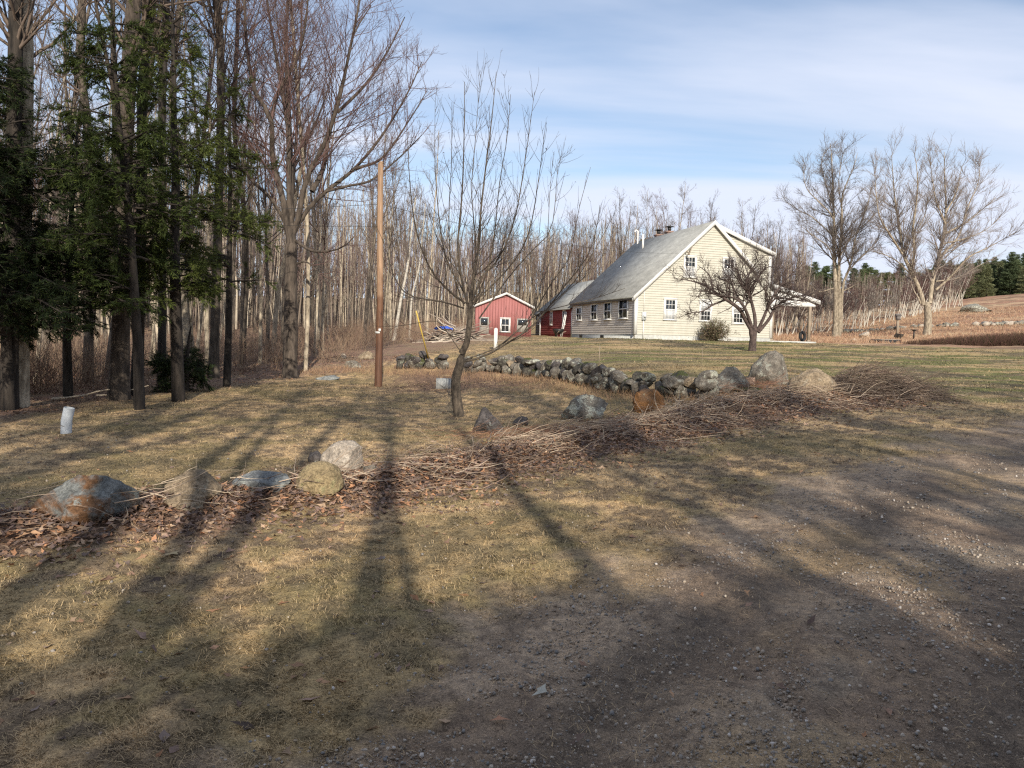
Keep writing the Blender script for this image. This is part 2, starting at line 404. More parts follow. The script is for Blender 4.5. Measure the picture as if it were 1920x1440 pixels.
scene.cycles.use_denoising = False; scene.cycles.pixel_filter_type = 'BLACKMAN_HARRIS'; scene.cycles.filter_width = 1.25; scene.cycles.sample_clamp_indirect = 4

# ------------------------------------------------------------------ ground
def ground_col(x, y):
    r = np.hypot(x, y); az = np.arctan2(x, y); dd = drive_d(x, y)
    tan_ = np.array([.54, .375, .20]); olive = np.array([.20, .165, .075]); thatch = np.array([.17, .125, .085])
    moss = np.array([.15, .15, .055]); grav = np.array([.255, .185, .13]); gravb = np.array([.39, .29, .20]); lit = np.array([.22, .14, .10])
    def mx(c, d, f): f = np.clip(f, 0, 1)[:, None]; return c * (1 - f) + d * f
    n1 = fb2(x * .5, y * .5, 21); n2 = fb2(x * 1.7, y * 1.7, 31); n3 = fb2(x * 6, y * 6, 41)
    c = np.tile(tan_, (len(x), 1)); c = mx(c, olive, sst(.48, .62, n2) * .6); c = mx(c, thatch, sst(.42, .62, n3) * .85)
    c = mx(c, olive * .9, sst(.5, .62, n1) * .45)
    # raised lawn by the house: greener
    lawn = sst(18, 26, r - np.clip((.05 - az) * 30, -4, 12)) * sst(-.12, .12, az)
    lc = mx(np.tile(np.array([.165, .16, .06]), (len(x), 1)), np.array([.30, .23, .12]), sst(.42, .6, fb2(x * .25, y * .8, 51)) * sst(.4, .05, az + (r - 45) * .005))
    lc = mx(lc, moss * .85, sst(.42, .58, fb2(x * .2, y * .7, 55)) * .8); lc = mx(lc, thatch * .9, sst(.45, .6, fb2(x * .6, y * 1.6, 58)) * .75); lc = mx(lc, tan_ * .9, sst(.5, .62, fb2(x * .35, y * 1.2, 59)) * .6)
    c = mx(c, lc, lawn)
    # litter on the berm and along the wall, forest floor left
    db = dpoly(x, y, BERM); c = mx(c, lit, sst(1.1, .45, db + (n2 - .5) * 1.2 - sst(-2, 6, x) * .6) * .9)
    edge = 13 + np.clip((az + .62) * 36, -2, 20)
    ff = sst(-.5, 2.5, r - edge + (n1 - .5) * 5) * sst(.02, -.10, az - np.clip((r - 40) * .01, -.1, .05))
    fc = mx(np.tile(lit * 1.05, (len(x), 1)), np.array([.24, .17, .11]), sst(.45, .6, n2)); c = mx(c, fc, ff)
    sw = sst(19, 22, r) * sst(29, 26, r) * sst(-.22, -.12, az) * sst(.1, .02, az); c = mx(c, np.array([.21, .125, .09]), sw * .8 * sst(.35, .55, n2 + .1))
    # rusty open field beyond the lawn on the right
    fd = sst(0, 3, r - (49 + 3 * az) + (n1 - .5) * 3) * sst(.27, .31, az)
    st = fb2(x * .06, y * .35, 61); fcol = mx(np.tile(np.array([.30, .17, .11]), (len(x), 1)), np.array([.44, .31, .19]), sst(.40, .62, st)); fcol = mx(fcol, np.array([.12, .075, .05]), sst(.55, .7, fb2(x * .1, y * .5, 71)) * .7)
    c = mx(c, fcol, fd)
    g = sst(-.45, .35, dd + (n2 - .5) * 1.6 + (n3 - .5) * .5)
    gc = mx(np.tile(grav, (len(x), 1)), gravb, sst(.4, .65, n2)); gc = mx(gc, grav * .7, sst(.5, .7, n3) * .6)
    # two packed wheel tracks, along the drive
    tr = np.exp(-((dd - .95 + (n1 - .5) * .5) / .22) ** 2) + np.exp(-((dd - 2.35 + (n1 - .5) * .5) / .28) ** 2)
    gc = mx(gc, np.array([.155, .12, .09]), tr * .85)
    strip = np.exp(-((dd - 1.65) / .3) ** 2) * sst(.45, .6, n2); gc = mx(gc, np.array([.22, .175, .13]), strip * .9)
    wa = sst(.50, .66, fb2(x * .8, y * .8, 77)) * .55; gc = mx(gc, tan_ * .75, wa * sst(3.4, 1.2, dd))
    c = mx(c, gc, g)
    return c, g, ff, fd, lawn, db
ths = np.concatenate([np.linspace(-PI, -.85, 60, endpoint=False), np.linspace(-.85, .85, 620, endpoint=False), np.linspace(.85, PI, 60, endpoint=False)])
rs = np.exp(np.linspace(math.log(.25), math.log(700), 760))
TH, RS = np.meshgrid(ths, rs, indexing='ij'); gx = (RS * np.sin(TH)).ravel(); gy = (RS * np.cos(TH)).ravel()
gz = T(gx, gy)
gc, gg, gf, gfd, gl, gdb = ground_col(gx, gy)
near = sst(9, 4, np.hypot(gx, gy))
gz = gz + (vn2(gx * 22, gy * 22, 5) - .5) * .012 * near + (vn2(gx * 9, gy * 9, 6) - .5) * .016 * near
ddv = drive_d(gx, gy); gz = gz - near * .04 * (np.exp(-((ddv - .95) / .2) ** 2) + np.exp(-((ddv - 2.35) / .25) ** 2))
nT, nR_ = TH.shape; idx = np.arange(nT * nR_).reshape(nT, nR_); nx = np.roll(idx, -1, 0)
Q = np.stack([idx[:, :-1], idx[:, 1:], nx[:, 1:], nx[:, :-1]], -1).reshape(-1, 4)
gV = np.stack([gx, gy, gz], 1); gV = np.concatenate([gV, [[0, 0, Ts(0.01, 0.01)]]])
ctri = np.stack([np.full(nT, len(gV) - 1), idx[:, 0], nx[:, 0]], 1)
gcol = np.concatenate([gc, [gc[0]]])
me = mesh_from('ground', gV, [Q, ctri], True, gcol)
m, nt, b = new_mat('ground_mat'); a = nt.nodes.new('ShaderNodeVertexColor'); a.layer_name = 'col'; v = coords(nt)
nA = noise(nt, 90, 4, .7, v); nB = noise(nt, 14, 6, .7, v); nC = noise(nt, 260, 2, .6, v)
c = mix(nt, 1.0, a.outputs[0], ramp(nt, nB.outputs[0], [(.3, (.55, .55, .58)), (.5, (1, 1, 1)), (.7, (1.45, 1.4, 1.3))]).outputs[0], 'MULTIPLY')
c = mix(nt, 1.0, c, ramp(nt, nA.outputs[0], [(.3, (.55,) * 3), (.7, (1.45,) * 3)]).outputs[0], 'MULTIPLY')
c = mix(nt, 1.0, c, ramp(nt, nC.outputs[0], [(.35, (.75,) * 3), (.62, (1.15,) * 3), (.72, (1.9,) * 3)]).outputs[0], 'MULTIPLY')
nt.links.new(c, b.inputs['Base Color']); b.inputs['Roughness'].default_value = .95; b.inputs['Specular IOR Level'].default_value = .15
bump(nt, b, mix(nt, .5, nA.outputs[0], nB.outputs[0]), .9, .03)
tag(link('ground', me, m), kind='structure')

# ------------------------------------------------------------------ grass blades, litter, gravel
def polar(n, r0_, r1_, p=2.0, a=.78):
    u = rng.random(n); r = r0_ * (r1_ / r0_) ** u if p == 2 else (r0_ ** (2 - p) + u * (r1_ ** (2 - p) - r0_ ** (2 - p))) ** (1 / (2 - p))
    t = rng.uniform(-a, a, n); return r * np.sin(t), r * np.cos(t), r
def grass():
    x, y, r = polar(620000, 2.0, 24); xb, yb, rb = polar(110000, 22, 50, a=.72); x = np.concatenate([x, xb]); y = np.concatenate([y, yb]); r = np.concatenate([r, rb])
    c, g, ff, fd, lawn, db = ground_col(x, y)
    k = rng.random(len(x)) < (1 - g * .93) * (1 - ff * .9) * (.45 + .75 * fb2(x * 2.2, y * 2.2, 91)) * np.where(db < .45, .35, 1)
    x, y, r, c = x[k], y[k], r[k], c[k]; n = len(x)
    z = T(x, y) - .004
    clump = vn2(x * 2, y * 2, 95) * 6.28 + rng.normal(0, 1.5, n)
    L = rng.uniform(.014, .05, n) * (1 + .05 * r); el = np.abs(rng.normal(.15, .28, n)); wd = .00075 * (.6 + r * .3) * rng.uniform(.6, 1.5, n)
    d = np.stack([np.cos(clump) * np.cos(el), np.sin(clump) * np.cos(el), np.sin(el)], 1)
    s_ = np.stack([-np.sin(clump), np.cos(clump), np.zeros(n)], 1) * wd[:, None]
    p = np.stack([x, y, z], 1); bend = rng.normal(0, .25, (n, 3)); bend[:, 2] = -.25
    p1 = p + d * L[:, None] * .5 + [0, 0, .004]; p2 = p1 + (d + bend) * L[:, None] * .5; p2[:, 2] = np.maximum(p2[:, 2], z + .004)
    V = np.stack([p - s_, p + s_, p1 + s_, p1 - s_, p2], 1).reshape(-1, 3); b = np.arange(n)[:, None] * 5
    straw = np.array([.62, .46, .26]); f = rng.random((n, 1)); cc = c * (.8 + .7 * rng.random((n, 1))); cc = np.where(f < .3, cc * .3 + straw * .7, cc); cc = np.where(f > .68, cc * .33, cc)
    col = np.repeat(cc, 5, 0)
    return mesh_from('grass', V, [b + [0, 1, 2, 3], b + [3, 2, 4]], False, col)
tag(link('grass', grass(), attr_mat('grass_blades', .8, .25, .1)), 'matted short dry and mossy grass', 'grass', kind='stuff')

def leaves(x, y, size, lift, seed, palette, flat=.45):
    rg = np.random.default_rng(seed); n = len(x); z = T(x, y) + lift
    # seven point lobed outline
    ang = np.linspace(0, 2 * PI, 9)[:-1]; rad = np.array([1.0, .42, .62, .38, .75, .38, .62, .42])
    rr = rad[None] * rg.uniform(.7, 1.25, (n, 8)); base = np.stack([rr * np.cos(ang), rr * .68 * np.sin(ang), .28 * (rr * np.sin(ang)) ** 2 * rg.uniform(-1, 2, (n, 1)) + .2 * rg.uniform(-1, 1, (n, 1)) * (rr * np.cos(ang)) ** 2], -1)
    base = np.concatenate([base, np.zeros((n, 1, 3))], 1) * size[:, None, None]
    yaw = rg.uniform(0, 2 * PI, n); nx_, ny_ = rg.normal(0, flat, n), rg.normal(0, flat, n); nz = np.stack([nx_, ny_, np.ones(n)], 1); nz = nrm(nz)
    u = np.stack([np.cos(yaw), np.sin(yaw), np.zeros(n)], 1); u = nrm(u - (u * nz).sum(1, keepdims=True) * nz); v = np.cross(nz, u)
    W = base[..., 0:1] * u[:, None] + base[..., 1:2] * v[:, None] + base[..., 2:3] * nz[:, None] + np.stack([x, y, z], 1)[:, None]
    b = np.arange(n)[:, None] * 9; tri = np.concatenate([b + [8, i, (i + 1) % 8] for i in range(8)])
    pc = np.array(palette)[rg.choice(len(palette), n)] * rg.uniform(.6, 1.3, (n, 1))
    return W.reshape(-1, 3), tri, np.repeat(pc, 9, 0)
PAL = [(.26, .16, .11), (.19, .13, .105), (.36, .22, .13), (.14, .10, .08), (.46, .32, .21), (.30, .20, .155), (.22, .165, .14), (.42, .22, .12)]
def along(poly, n, sg, rg):
    p = np.array(poly); s = np.concatenate([[0], np.cumsum(np.linalg.norm(np.diff(p, axis=0), axis=1))]); t = rg.random(n) * s[-1]
    x = np.interp(t, s, p[:, 0]); y = np.interp(t, s, p[:, 1]); f = t / s[-1]
    return x + rg.normal(0, 1, n) * sg(f), y + rg.normal(0, 1, n) * sg(f), f
x1, y1, f1 = along(BERM, 36000, lambda f: .42 + .5 * f, rng)
x2, y2, r2 = polar(9000, 2.3, 22); c2, g2, ff2, fd2, lw2, db2 = ground_col(x2, y2); k = rng.random(9000) < .10 + .25 * np.exp(-(db2 / 1.2) ** 2) + .9 * ff2 - .08 * g2; x2, y2 = x2[k], y2[k]
xx = rng.uniform(-22, -1, 26000); yy = rng.uniform(12, 33, 26000); cF, gF, fF, dF, lF, bF = ground_col(xx, yy); k = rng.random(26000) < fF; xx, yy = xx[k], yy[k]
X = np.concatenate([x1, x2, xx]); Y = np.concatenate([y1, y2, yy])
V, Tr, C = leaves(X, Y, rng.uniform(.02, .058, len(X)) * (1 + .015 * np.hypot(X, Y)), rng.uniform(.004, .05, len(X)) * np.exp(-(dpoly(X, Y, BERM) / .6) ** 2) + .008, 3, PAL)
M_leaf = attr_mat('leaf_litter_mat', .8, .2, .2)
tag(link('leaf_litter', mesh_from('leaf_litter', V, [Tr], False, C), M_leaf), 'brown fallen oak and maple leaves', 'leaf litter', kind='stuff')

# gravel pebbles
ico_v = np.array([(1,0,0),(-1,0,0),(0,1,0),(0,-1,0),(0,0,1),(0,0,-1),(.6,.6,.6),(-.6,.6,.6),(-.6,-.6,.6),(.6,-.6,.6),(.6,.6,-.6),(-.6,.6,-.6),(-.6,-.6,-.6),(.6,-.6,-.6)], float)
ico_q = np.array([(0,6,4,9),(2,7,4,6),(1,8,4,7),(3,9,4,8),(0,10,2,6),(2,11,1,7),(1,12,3,8),(3,13,0,9),(0,13,5,10),(2,10,5,11),(1,11,5,12),(3,12,5,13)])
x, y, r = polar(150000, 2.2, 12); dd = drive_d(x, y); n2_ = fb2(x * 2, y * 2, 88)
k = rng.random(len(x)) < sst(-.5, .4, dd) * (.25 + .9 * np.exp(-((dd - 1.65) / .3) ** 2) + .5 * np.exp(-((dd - .35) / .35) ** 2)) * sst(.3, .6, n2_) + .02
x, y, r = x[k], y[k], r[k]; n = len(x); sz = (.0018 + .0055 * rng.random(n) ** 5) * (1 + .12 * r) 
V = ico_v[None] * (sz[:, None] * rng.uniform(.6, 1.3, (n, 3)))[:, None] * rng.uniform(.75, 1.2, (n, 14, 1)); V = V + np.stack([x, y, T(x, y) + sz * .35], 1)[:, None]
pal = np.array([(.34, .28, .22), (.26, .23, .20), (.44, .38, .31), (.21, .20, .19), (.30, .23, .17), (.55, .50, .45)])
C = np.repeat(pal[rng.choice(6, n, p=[.3, .25, .15, .15, .12, .03])], 14, 0)
me = mesh_from('gravel', V.reshape(-1, 3), [(np.arange(n)[:, None, None] * 14 + ico_q[None]).reshape(-1, 4)], False, C)
tag(link('gravel', me, attr_mat('pebbles', .85, 0, .2)), 'loose grey gravel on the drive', 'gravel', kind='stuff')

# single large leaves on the ground
def one_leaf(px, py, size, col, label, seed):
    p = at(px, py); V, Tr, C = leaves(np.array([p[0]]), np.array([p[1]]), np.array([size]), np.array([.02]), seed, [col], .15)
    V = V - p; o = link('fallen_leaf', mesh_from('fallen_leaf', V, [Tr], False, C), M_leaf, loc=p); tag(o, label, 'leaf')
one_leaf(1015, 1300, .07, (.34, .33, .28), 'large pale grey lobed leaf lying on the dark gravel', 5)
one_leaf(937, 1356, .05, (.34, .18, .11), 'brown leaf lying on the gravel near the bottom edge', 6)
one_leaf(1532, 853, .09, (.45, .24, .13), 'orange-brown leaf alone on the mossy grass right of the brush', 7)
one_leaf(322, 1042, .12, (.60, .47, .27), 'long pale straw coloured leaf in front of the left rocks', 8)
one_leaf(555, 1255, .055, (.38, .23, .14), 'brown leaf in the sunny grass stripe at lower left', 12)

# sticks
def sticks(X, Y, L, R, lift, seed, dirf, pal, el=.12, k=4, n=5):
    rg = np.random.default_rng(seed); m = len(X); yaw = dirf(m, rg); e = rg.normal(0, el, m)
    d = np.stack([np.cos(yaw) * np.cos(e), np.sin(yaw) * np.cos(e), np.sin(e)], 1)
    Pt, Rd = walk(np.stack([X, Y, T(X, Y) + lift], 1), d, L, R, n, .17, -.01, rg, .4)
    zg = T(Pt[..., 0], Pt[..., 1]) + .004; Pt[..., 2] = np.maximum(Pt[..., 2], zg)
    C = np.array(pal)[rg.choice(len(pal), m)] * rg.uniform(.65, 1.25, (m, 1)); t = Tubes(); t.add(Pt, Rd, k, C); return t
SP = [(.44, .34, .25), (.32, .24, .17), (.30, .21, .15), (.21, .15, .11), (.50, .40, .29)]
bd = math.atan2(BERM[-1][1] - BERM[1][1], BERM[-1][0] - BERM[1][0])
x, y, f = along(BERM, 4400, lambda f: .30 + .42 * f, rng); kk = rng.random(4400) < (.12 + .62 * f); x, y, f = x[kk], y[kk], f[kk]
n = len(x); t = sticks(x, y, (.12 + .75 * rng.random(n) ** 1.7) * (1 + .4 * f), rng.uniform(.0016, .0045, n) * (1 + .9 * f), rng.uniform(.02, .17, n), 5, lambda m, rg: rg.normal(bd - .15, .85, m), SP)
tag(link('dead_stalks', t.mesh('dead_stalks'), attr_mat('stalks', .85, 0, .15)), 'long row of dead stalks and sticks', 'dead stalks', kind='stuff')
# fine reddish brush in the middle of the row
q = at(1010, 815)
n = 260; t = sticks(rng.normal(q[0] - .3, .7, n), rng.normal(q[1] - .2, .25, n), rng.uniform(.3, .8, n), rng.uniform(.0015, .003, n), rng.uniform(0, .12, n), 6, lambda m, rg: rg.normal(.35, .35, m), [(.30, .15, .09), (.22, .13, .09), (.36, .2, .12)], .15)
q = at(1330, 738); t2 = sticks(rng.normal(q[0] + .8, .6, n), rng.normal(q[1] - .3, .25, n), rng.uniform(.3, .7, n), rng.uniform(.002, .004, n), rng.uniform(0, .22, n), 8, lambda m, rg: rg.normal(.1, .5, m), [(.30, .15, .09), (.22, .12, .08)], .2)
t.V += t2.V; t.Q += [qq + t.n for qq in t2.Q]; t.C += t2.C
tag(link('red_brush', t.mesh('red_brush'), attr_mat('redbrush', .85)), 'fine reddish dead brush', 'brush', kind='stuff')
# brush pile
q = at(1655, 742); n = 1500; a_ = rng.uniform(0, 2 * PI, n); rr = np.sqrt(rng.random(n)); X = q[0] + rr * 1.35 * np.cos(a_); Y = q[1] + .5 + rr * .8 * np.sin(a_)
hgt = .55 * (1 - rr ** 2) * rng.uniform(.3, 1.0, n)
t = sticks(X, Y, rng.uniform(.3, 1.1, n), rng.uniform(.003, .007, n), hgt, 9, lambda m, rg: rg.normal(-.2, .9, m), [(.25, .19, .14), (.36, .28, .21), (.16, .11, .085), (.20, .14, .10)], .10)
tag(link('brush_pile', t.mesh('brush_pile'), attr_mat('brushpile', .9)), 'mounded heap of dead stalks at the right end of the brush row', 'brush pile')

# ------------------------------------------------------------------ rocks
import bmesh
_b = bmesh.new(); bmesh.ops.create_icosphere(_b, subdivisions=5, radius=1); ICO5 = (np.array([v.co[:] for v in _b.verts]), np.array([[v.index for v in f.verts] for f in _b.faces])); _b.free()
_b = bmesh.new(); bmesh.ops.create_icosphere(_b, subdivisions=4, radius=1); ICO4 = (np.array([v.co[:] for v in _b.verts]), np.array([[v.index for v in f.verts] for f in _b.faces])); _b.free()
def rock_verts(w_, d_, h_, seed, facets=11, rough=.15, peak=0, ico=None, cut=.5):
    V, Fc = ico or ICO5; V = V.copy(); rg = np.random.default_rng(seed)
    for _ in range(facets):
        nrm_ = nrm(rg.normal(0, 1, 3)); c_ = rg.uniform(cut, .95); dt = V @ nrm_; V = V - np.maximum(dt - c_, 0)[:, None] * nrm_ * .97
    V = V * (1 + (fb3(V, 1.5, seed, 5)[:, None] - .5) * rough * 2.4)
    V = V * (1 - np.abs(fb3(V, 2.6, seed + 5, 3)[:, None] - .5) * rough * 1.3)
    V = V * (1 + (fb3(V, 8, seed + 9, 4)[:, None] - .5) * rough * .55)
    if peak: V[:, 0] *= 1 - peak * sst(-.2, 1, V[:, 2]) ; V[:, 1] *= 1 - peak * .7 * sst(-.2, 1, V[:, 2])
    V = V / np.abs(V).max(0) * [w_ / 2, d_ / 2, h_ / 2]
    return V, Fc
def rock(px, py, wpx, hpx, mat, label, seed, name='boulder', cat='boulder', rz=0, depth=.8, bury=.45, group=None, **kw):
    p = at(px, py); s = p[1] / F; wd = wpx * s; hh = hpx * s; dp = wd * depth
    V, Fc = rock_verts(wd, dp, hh * (1 + bury) , seed, **kw); V[:, 2] += hh * (1 + bury) / 2 - hh * bury
    cz, sz_ = math.cos(rz), math.sin(rz); V = V @ np.array([[cz, sz_, 0], [-sz_, cz, 0], [0, 0, 1]])
    c = np.array([p[0], p[1] + dp * .38, p[2]]); c[0] = p[0] * c[1] / p[1]; 
    c[2] = p[2]
    return tag(link(name, mesh_from(name, V, [Fc], True), mat, loc=c), label, cat, group)
RM = {
 'grey': rock_mat('rock_grey', (.24, .21, .17), (.07, .06, .05), (.30, .30, .25), la=.45),
 'dark': rock_mat('rock_dark', (.12, .105, .10), (.045, .04, .038), (.30, .31, .28), la=.0, seed=1),
 'tan': rock_mat('rock_tan', (.35, .27, .18), (.14, .105, .07), (.36, .31, .23), la=.2, seed=2),
 'yellow': rock_mat('rock_yellow', (.38, .29, .16), (.17, .13, .075), (.30, .26, .14), la=.4, seed=3),
 'pale': rock_mat('rock_pale', (.47, .40, .32), (.25, .21, .17), (.48, .42, .35), la=.2, seed=4),
 'blue': rock_mat('rock_blue', (.27, .28, .275), (.11, .115, .115), (.30, .32, .30), la=.3, seed=5),
 'rust': rock_mat('rock_rust', (.24, .245, .23), (.10, .105, .10), (.25, .26, .235), la=.0, rust=(.21, .11, .055), seed=.6),
 'rust2': rock_mat('rock_rust2', (.27, .15, .075), (.09, .06, .04), (.3, .24, .15), la=.0, rust=(.27, .13, .05), seed=1.3),
 'lich': rock_mat('rock_lichen', (.22, .195, .16), (.065, .057, .047), (.38, .38, .31), la=.85, seed=7),
 'moss': rock_mat('rock_moss', (.11, .10, .08), (.04, .036, .032), (.20, .21, .16), la=.3, moss=.8, seed=8),
 'pink': rock_mat('rock_pink', (.36, .25, .19), (.20, .14, .11), (.45, .38, .33), la=.2, seed=9)}
rock(155, 982, 205, 98, RM['rust'], 'biggest left boulder, blue-grey with a rusty brown face', 11, peak=.12, facets=9, depth=.75)
rock(362, 940, 112, 62, RM['tan'], 'tan angular boulder right of the rusty one', 22, peak=.15, depth=.7)
rock(352, 958, 95, 28, RM['tan'], 'low flat tan stone under the tan angular boulder', 23, depth=.6)
rock(492, 922, 110, 48, RM['blue'], 'low blue-grey boulder between tan and yellowish rocks', 24, depth=.7)
rock(600, 930, 92, 62, RM['yellow'], 'round yellowish boulder in front of the pale one', 25, facets=3, rough=.1, depth=.85)
rock(648, 886, 98, 60, RM['pale'], 'pale smooth boulder standing above the yellowish one', 26, facets=4, rough=.1, depth=.8)
rock(592, 868, 34, 22, RM['dark'], 'small dark stone left of the pale boulder', 27, depth=.9)
rock(690, 890, 30, 22, RM['grey'], 'small grey stone at the right foot of the pale boulder', 28, depth=.9)
rock(910, 814, 72, 50, RM['dark'], 'dark speckled boulder right of the young tree', 31, peak=.25, depth=.8)
rock(978, 799, 36, 18, RM['dark'], 'small dark stone beside the thin black sapling', 32, peak=.2, depth=.8)
rock(1097, 786, 94, 46, RM['lich'], 'wide rounded dark boulder in front of the stone wall', 33, facets=5, depth=.75)
rock(1217, 773, 64, 44, RM['rust2'], 'rusty orange boulder in front of the wall', 34, facets=6, depth=.8)
rock(1360, 738, 88, 56, RM['grey'], 'grey boulder left of the tall pointed one', 35, peak=.2, facets=8, depth=.8)
rock(1446, 722, 96, 68, RM['grey'], 'tallest boulder, grey and pointed, at the right end of the wall', 41, peak=.4, facets=8, depth=.8)
rock(1521, 738, 94, 48, RM['tan'], 'broad rounded brownish boulder beside the brush pile', 37, peak=.15, facets=5, depth=.8)
rock(1408, 722, 26, 18, RM['pink'], 'small pinkish stone under the tall pointed boulder', 38, depth=.8)
rock(1396, 740, 66, 16, RM['moss'], 'flat mossy slab in front of the grey boulder', 39, depth=.8)
rock(1830, 586, 56, 21, RM['lich'], 'lone grey boulder out in the rusty field', 40, depth=.9)
rock(686, 674, 30, 17, RM['tan'], 'tan stone at the wood edge left of the pole', 42)
rock(643, 672, 12, 10, RM['pale'], 'little pale stone at the wood edge', 43)
rock(618, 713, 52, 10, RM['blue'], 'flat grey slab on the leaves right of the big maple', 44, depth=.5)
rock(751, 691, 28, 13, RM['pink'], 'pinkish stone at the foot of the mossy wall', 45)
rock(662, 690, 34, 14, RM['grey'], 'grey stone among leaves just left of the pole', 46)
rock(1645, 585, 9, 5, RM['pale'], 'tiny white stone in the field before the birches', 47)
rock(1600, 640, 12, 6, RM['pale'], 'small white stone on the lawn edge right of the porch', 48)
rock(1622, 632, 22, 11, RM['pale'], 'pale split stone at the lawn edge between the field trees', 49)

def stone_wall(name, px_list, n, hgt, mats, label, seed, big=1.0, thick=.5, cat='stone wall'):
    rg = np.random.default_rng(seed); pts = np.array([at(*q)[:2] for q in px_list])
    root = empty(name, (*pts[0], Ts(*pts[0])), label, cat); base = np.array([pts[0][0], pts[0][1], Ts(*pts[0])])
    s = np.concatenate([[0], np.cumsum(np.linalg.norm(np.diff(pts, axis=0), axis=1))]); 
    k = 0; tot = s[-1]; rows = [(0, 1.25), (.40, .95), (.72, .8)]
    counts = [int(n * .42), int(n * .34), n - int(n * .42) - int(n * .34)]
    for (zf, sf), cnt in zip(rows, counts):
        for i in range(cnt):
            t = (i + rg.uniform(.1, .9)) / cnt * tot; x = np.interp(t, s, pts[:, 0]); y = np.interp(t, s, pts[:, 1])
            L = tot / cnt * 1.45 * rg.uniform(.65, 1.2) * big; h = hgt * .62 * sf * rg.uniform(.55, 1.25); L = min(L, h * 1.8)
            V, Fc = rock_verts(L, rg.uniform(.7, 1.2) * thick, h, seed * 100 + k, ico=ICO4, facets=6, rough=.15)
            a = rg.normal(0, .45); al = math.atan2(np.interp(min(t + .3, tot), s, pts[:, 1]) - y, np.interp(min(t + .3, tot), s, pts[:, 0]) - x) + rg.normal(0, .25)
            Rm = np.array(Matrix.Rotation(al, 3, 'Z') @ Matrix.Rotation(a, 3, 'Y') @ Matrix.Rotation(rg.normal(0, .35), 3, 'X')); V = V @ Rm.T
            yy = y + rg.normal(0, .10) + zf * .15
            c = np.array([x + rg.normal(0, .05), yy, Ts(x, y) + zf * hgt + h * .38]) - base
            link('stone', mesh_from('stone', V, [Fc], True), RM[mats[rg.integers(len(mats))]], root, c); k += 1
    return root
stone_wall('stone_wall', [(870, 698), (930, 696), (1010, 706), (1100, 722), (1190, 741), (1330, 748)], 92, .54, ['grey', 'lich', 'lich', 'grey', 'dark', 'moss', 'grey', 'tan'], 'long tumbled fieldstone wall holding up the lawn before the house', 3, 1.05, .5)
stone_wall('stone_wall', [(742, 692), (790, 690), (835, 692)], 16, .5, ['moss', 'moss', 'dark', 'grey'], 'short dark mossy piece of wall right of the bare pole', 4, 1.0, .4)
def far_wall(pts_px, n, label, seed):
    rg = np.random.default_rng(seed); pts = np.array([at(*q)[:2] for q in pts_px]); x, y, f = along(pts, n, lambda f: .25 + 0 * f, rg)
    V, Fc = rock_verts(1, 1, 1, 5, ico=(ico_v, ico_q)); base = np.array([*pts[0], Ts(*pts[0])])
    root = empty('field_wall', base, label, 'stone wall')
    mb = MB(); nst = 0
    for i in range(n):
        sz = rg.uniform(.35, .85); v = ico_v * rg.uniform(.7, 1.2, (14, 1)) * [sz / 2 * 1.3, sz / 2, sz / 2 * .8]; v = v + np.array([x[i], y[i], Ts(x[i], y[i]) + sz * .25]) - base
        m2 = MB(); m2.add(v, ico_q); m2.build('stone', RM[['pale', 'grey', 'lich'][i % 3]], root)
far_wall([(1585, 624), (1680, 618), (1760, 613), (1860, 610), (1925, 608)], 95, 'low line of pale stones crossing the rusty field', 5)
# concrete block
def block(px, py, w_, h_, d_):
    p = at(px, py); mb = MB(); mb.box(-w_/2, w_/2, 0, d_, -.05, h_); mb.box(-w_/2 + .03, w_/2 - .03, .02, d_ - .02, h_, h_ + .012)
    o = mb.build('concrete_block', simple('concrete', (.25, .255, .25), (.40, .40, .38), 12, .9, .5, .01), loc=p); o.rotation_euler = (0, .03, .1)
    tag(o, 'pale grey concrete block lying behind the young tree', 'block')
block(832, 729, .46, .28, .3)

# ------------------------------------------------------------------ farmhouse
HC = at(1187, 636); HC = np.array([7.57, 46.0, 1.76]); HR = math.atan2(.276, .961)
house = empty('farmhouse', HC, 'cream clapboard farmhouse with grey roof, steep gable and side porch', 'house', rz=HR)
ca, sa = math.cos(HR), math.sin(HR)
def hw(x, y, z=0): return np.array([HC[0] + ca * x - sa * y, HC[1] + sa * x + ca * y, HC[2] + z])
M_cream = simple('cream_siding', (.41, .39, .325), (.475, .455, .39), 3, .6, .1, .003, (1, 1, .3), lo=.3, hi=.7)
M_gsid = simple('grey_siding', (.47, .42, .36), (.60, .54, .47), 3, .75, .2, .003, (1, .3, 2), lo=.3, hi=.7)
M_trim = simple('white_trim', (.62, .61, .58), (.72, .71, .68), 4, .55, .05, .002)
M_trimd = simple('worn_white_trim', (.55, .54, .52), (.75, .74, .71), 6, .6, .05, .002)
M_red = simple('red_siding', (.16, .035, .032), (.27, .06, .055), 3, .85, .2, .004, (1, .4, 2), lo=.3, hi=.7)
M_shed = simple('red_shed_paint', (.28, .105, .10), (.36, .15, .14), 2.5, .75, .15, .003, (3, 3, .4), lo=.3, hi=.7)
M_dsid = simple('dark_siding', (.10, .09, .085), (.17, .15, .14), 4, .85, .2, .004)
M_conc = simple('foundation_concrete', (.38, .38, .35), (.52, .52, .48), 6, .9, .3, .01)
M_post = simple('grey_wood', (.20, .16, .12), (.34, .27, .20), 8, .85, .4, .005, (1, 1, .2))
M_black = simple('black_metal', (.012, .012, .012), (.03, .03, .03), 8, .5, 0)
M_brick = None
m, nt, b = new_mat('brick'); bt = nt.nodes.new('ShaderNodeTexBrick'); nt.links.new(coords(nt, (1, 1, 1), rot=(PI / 2, 0, 0)), bt.inputs[0]); bt.inputs['Scale'].default_value = 4.5
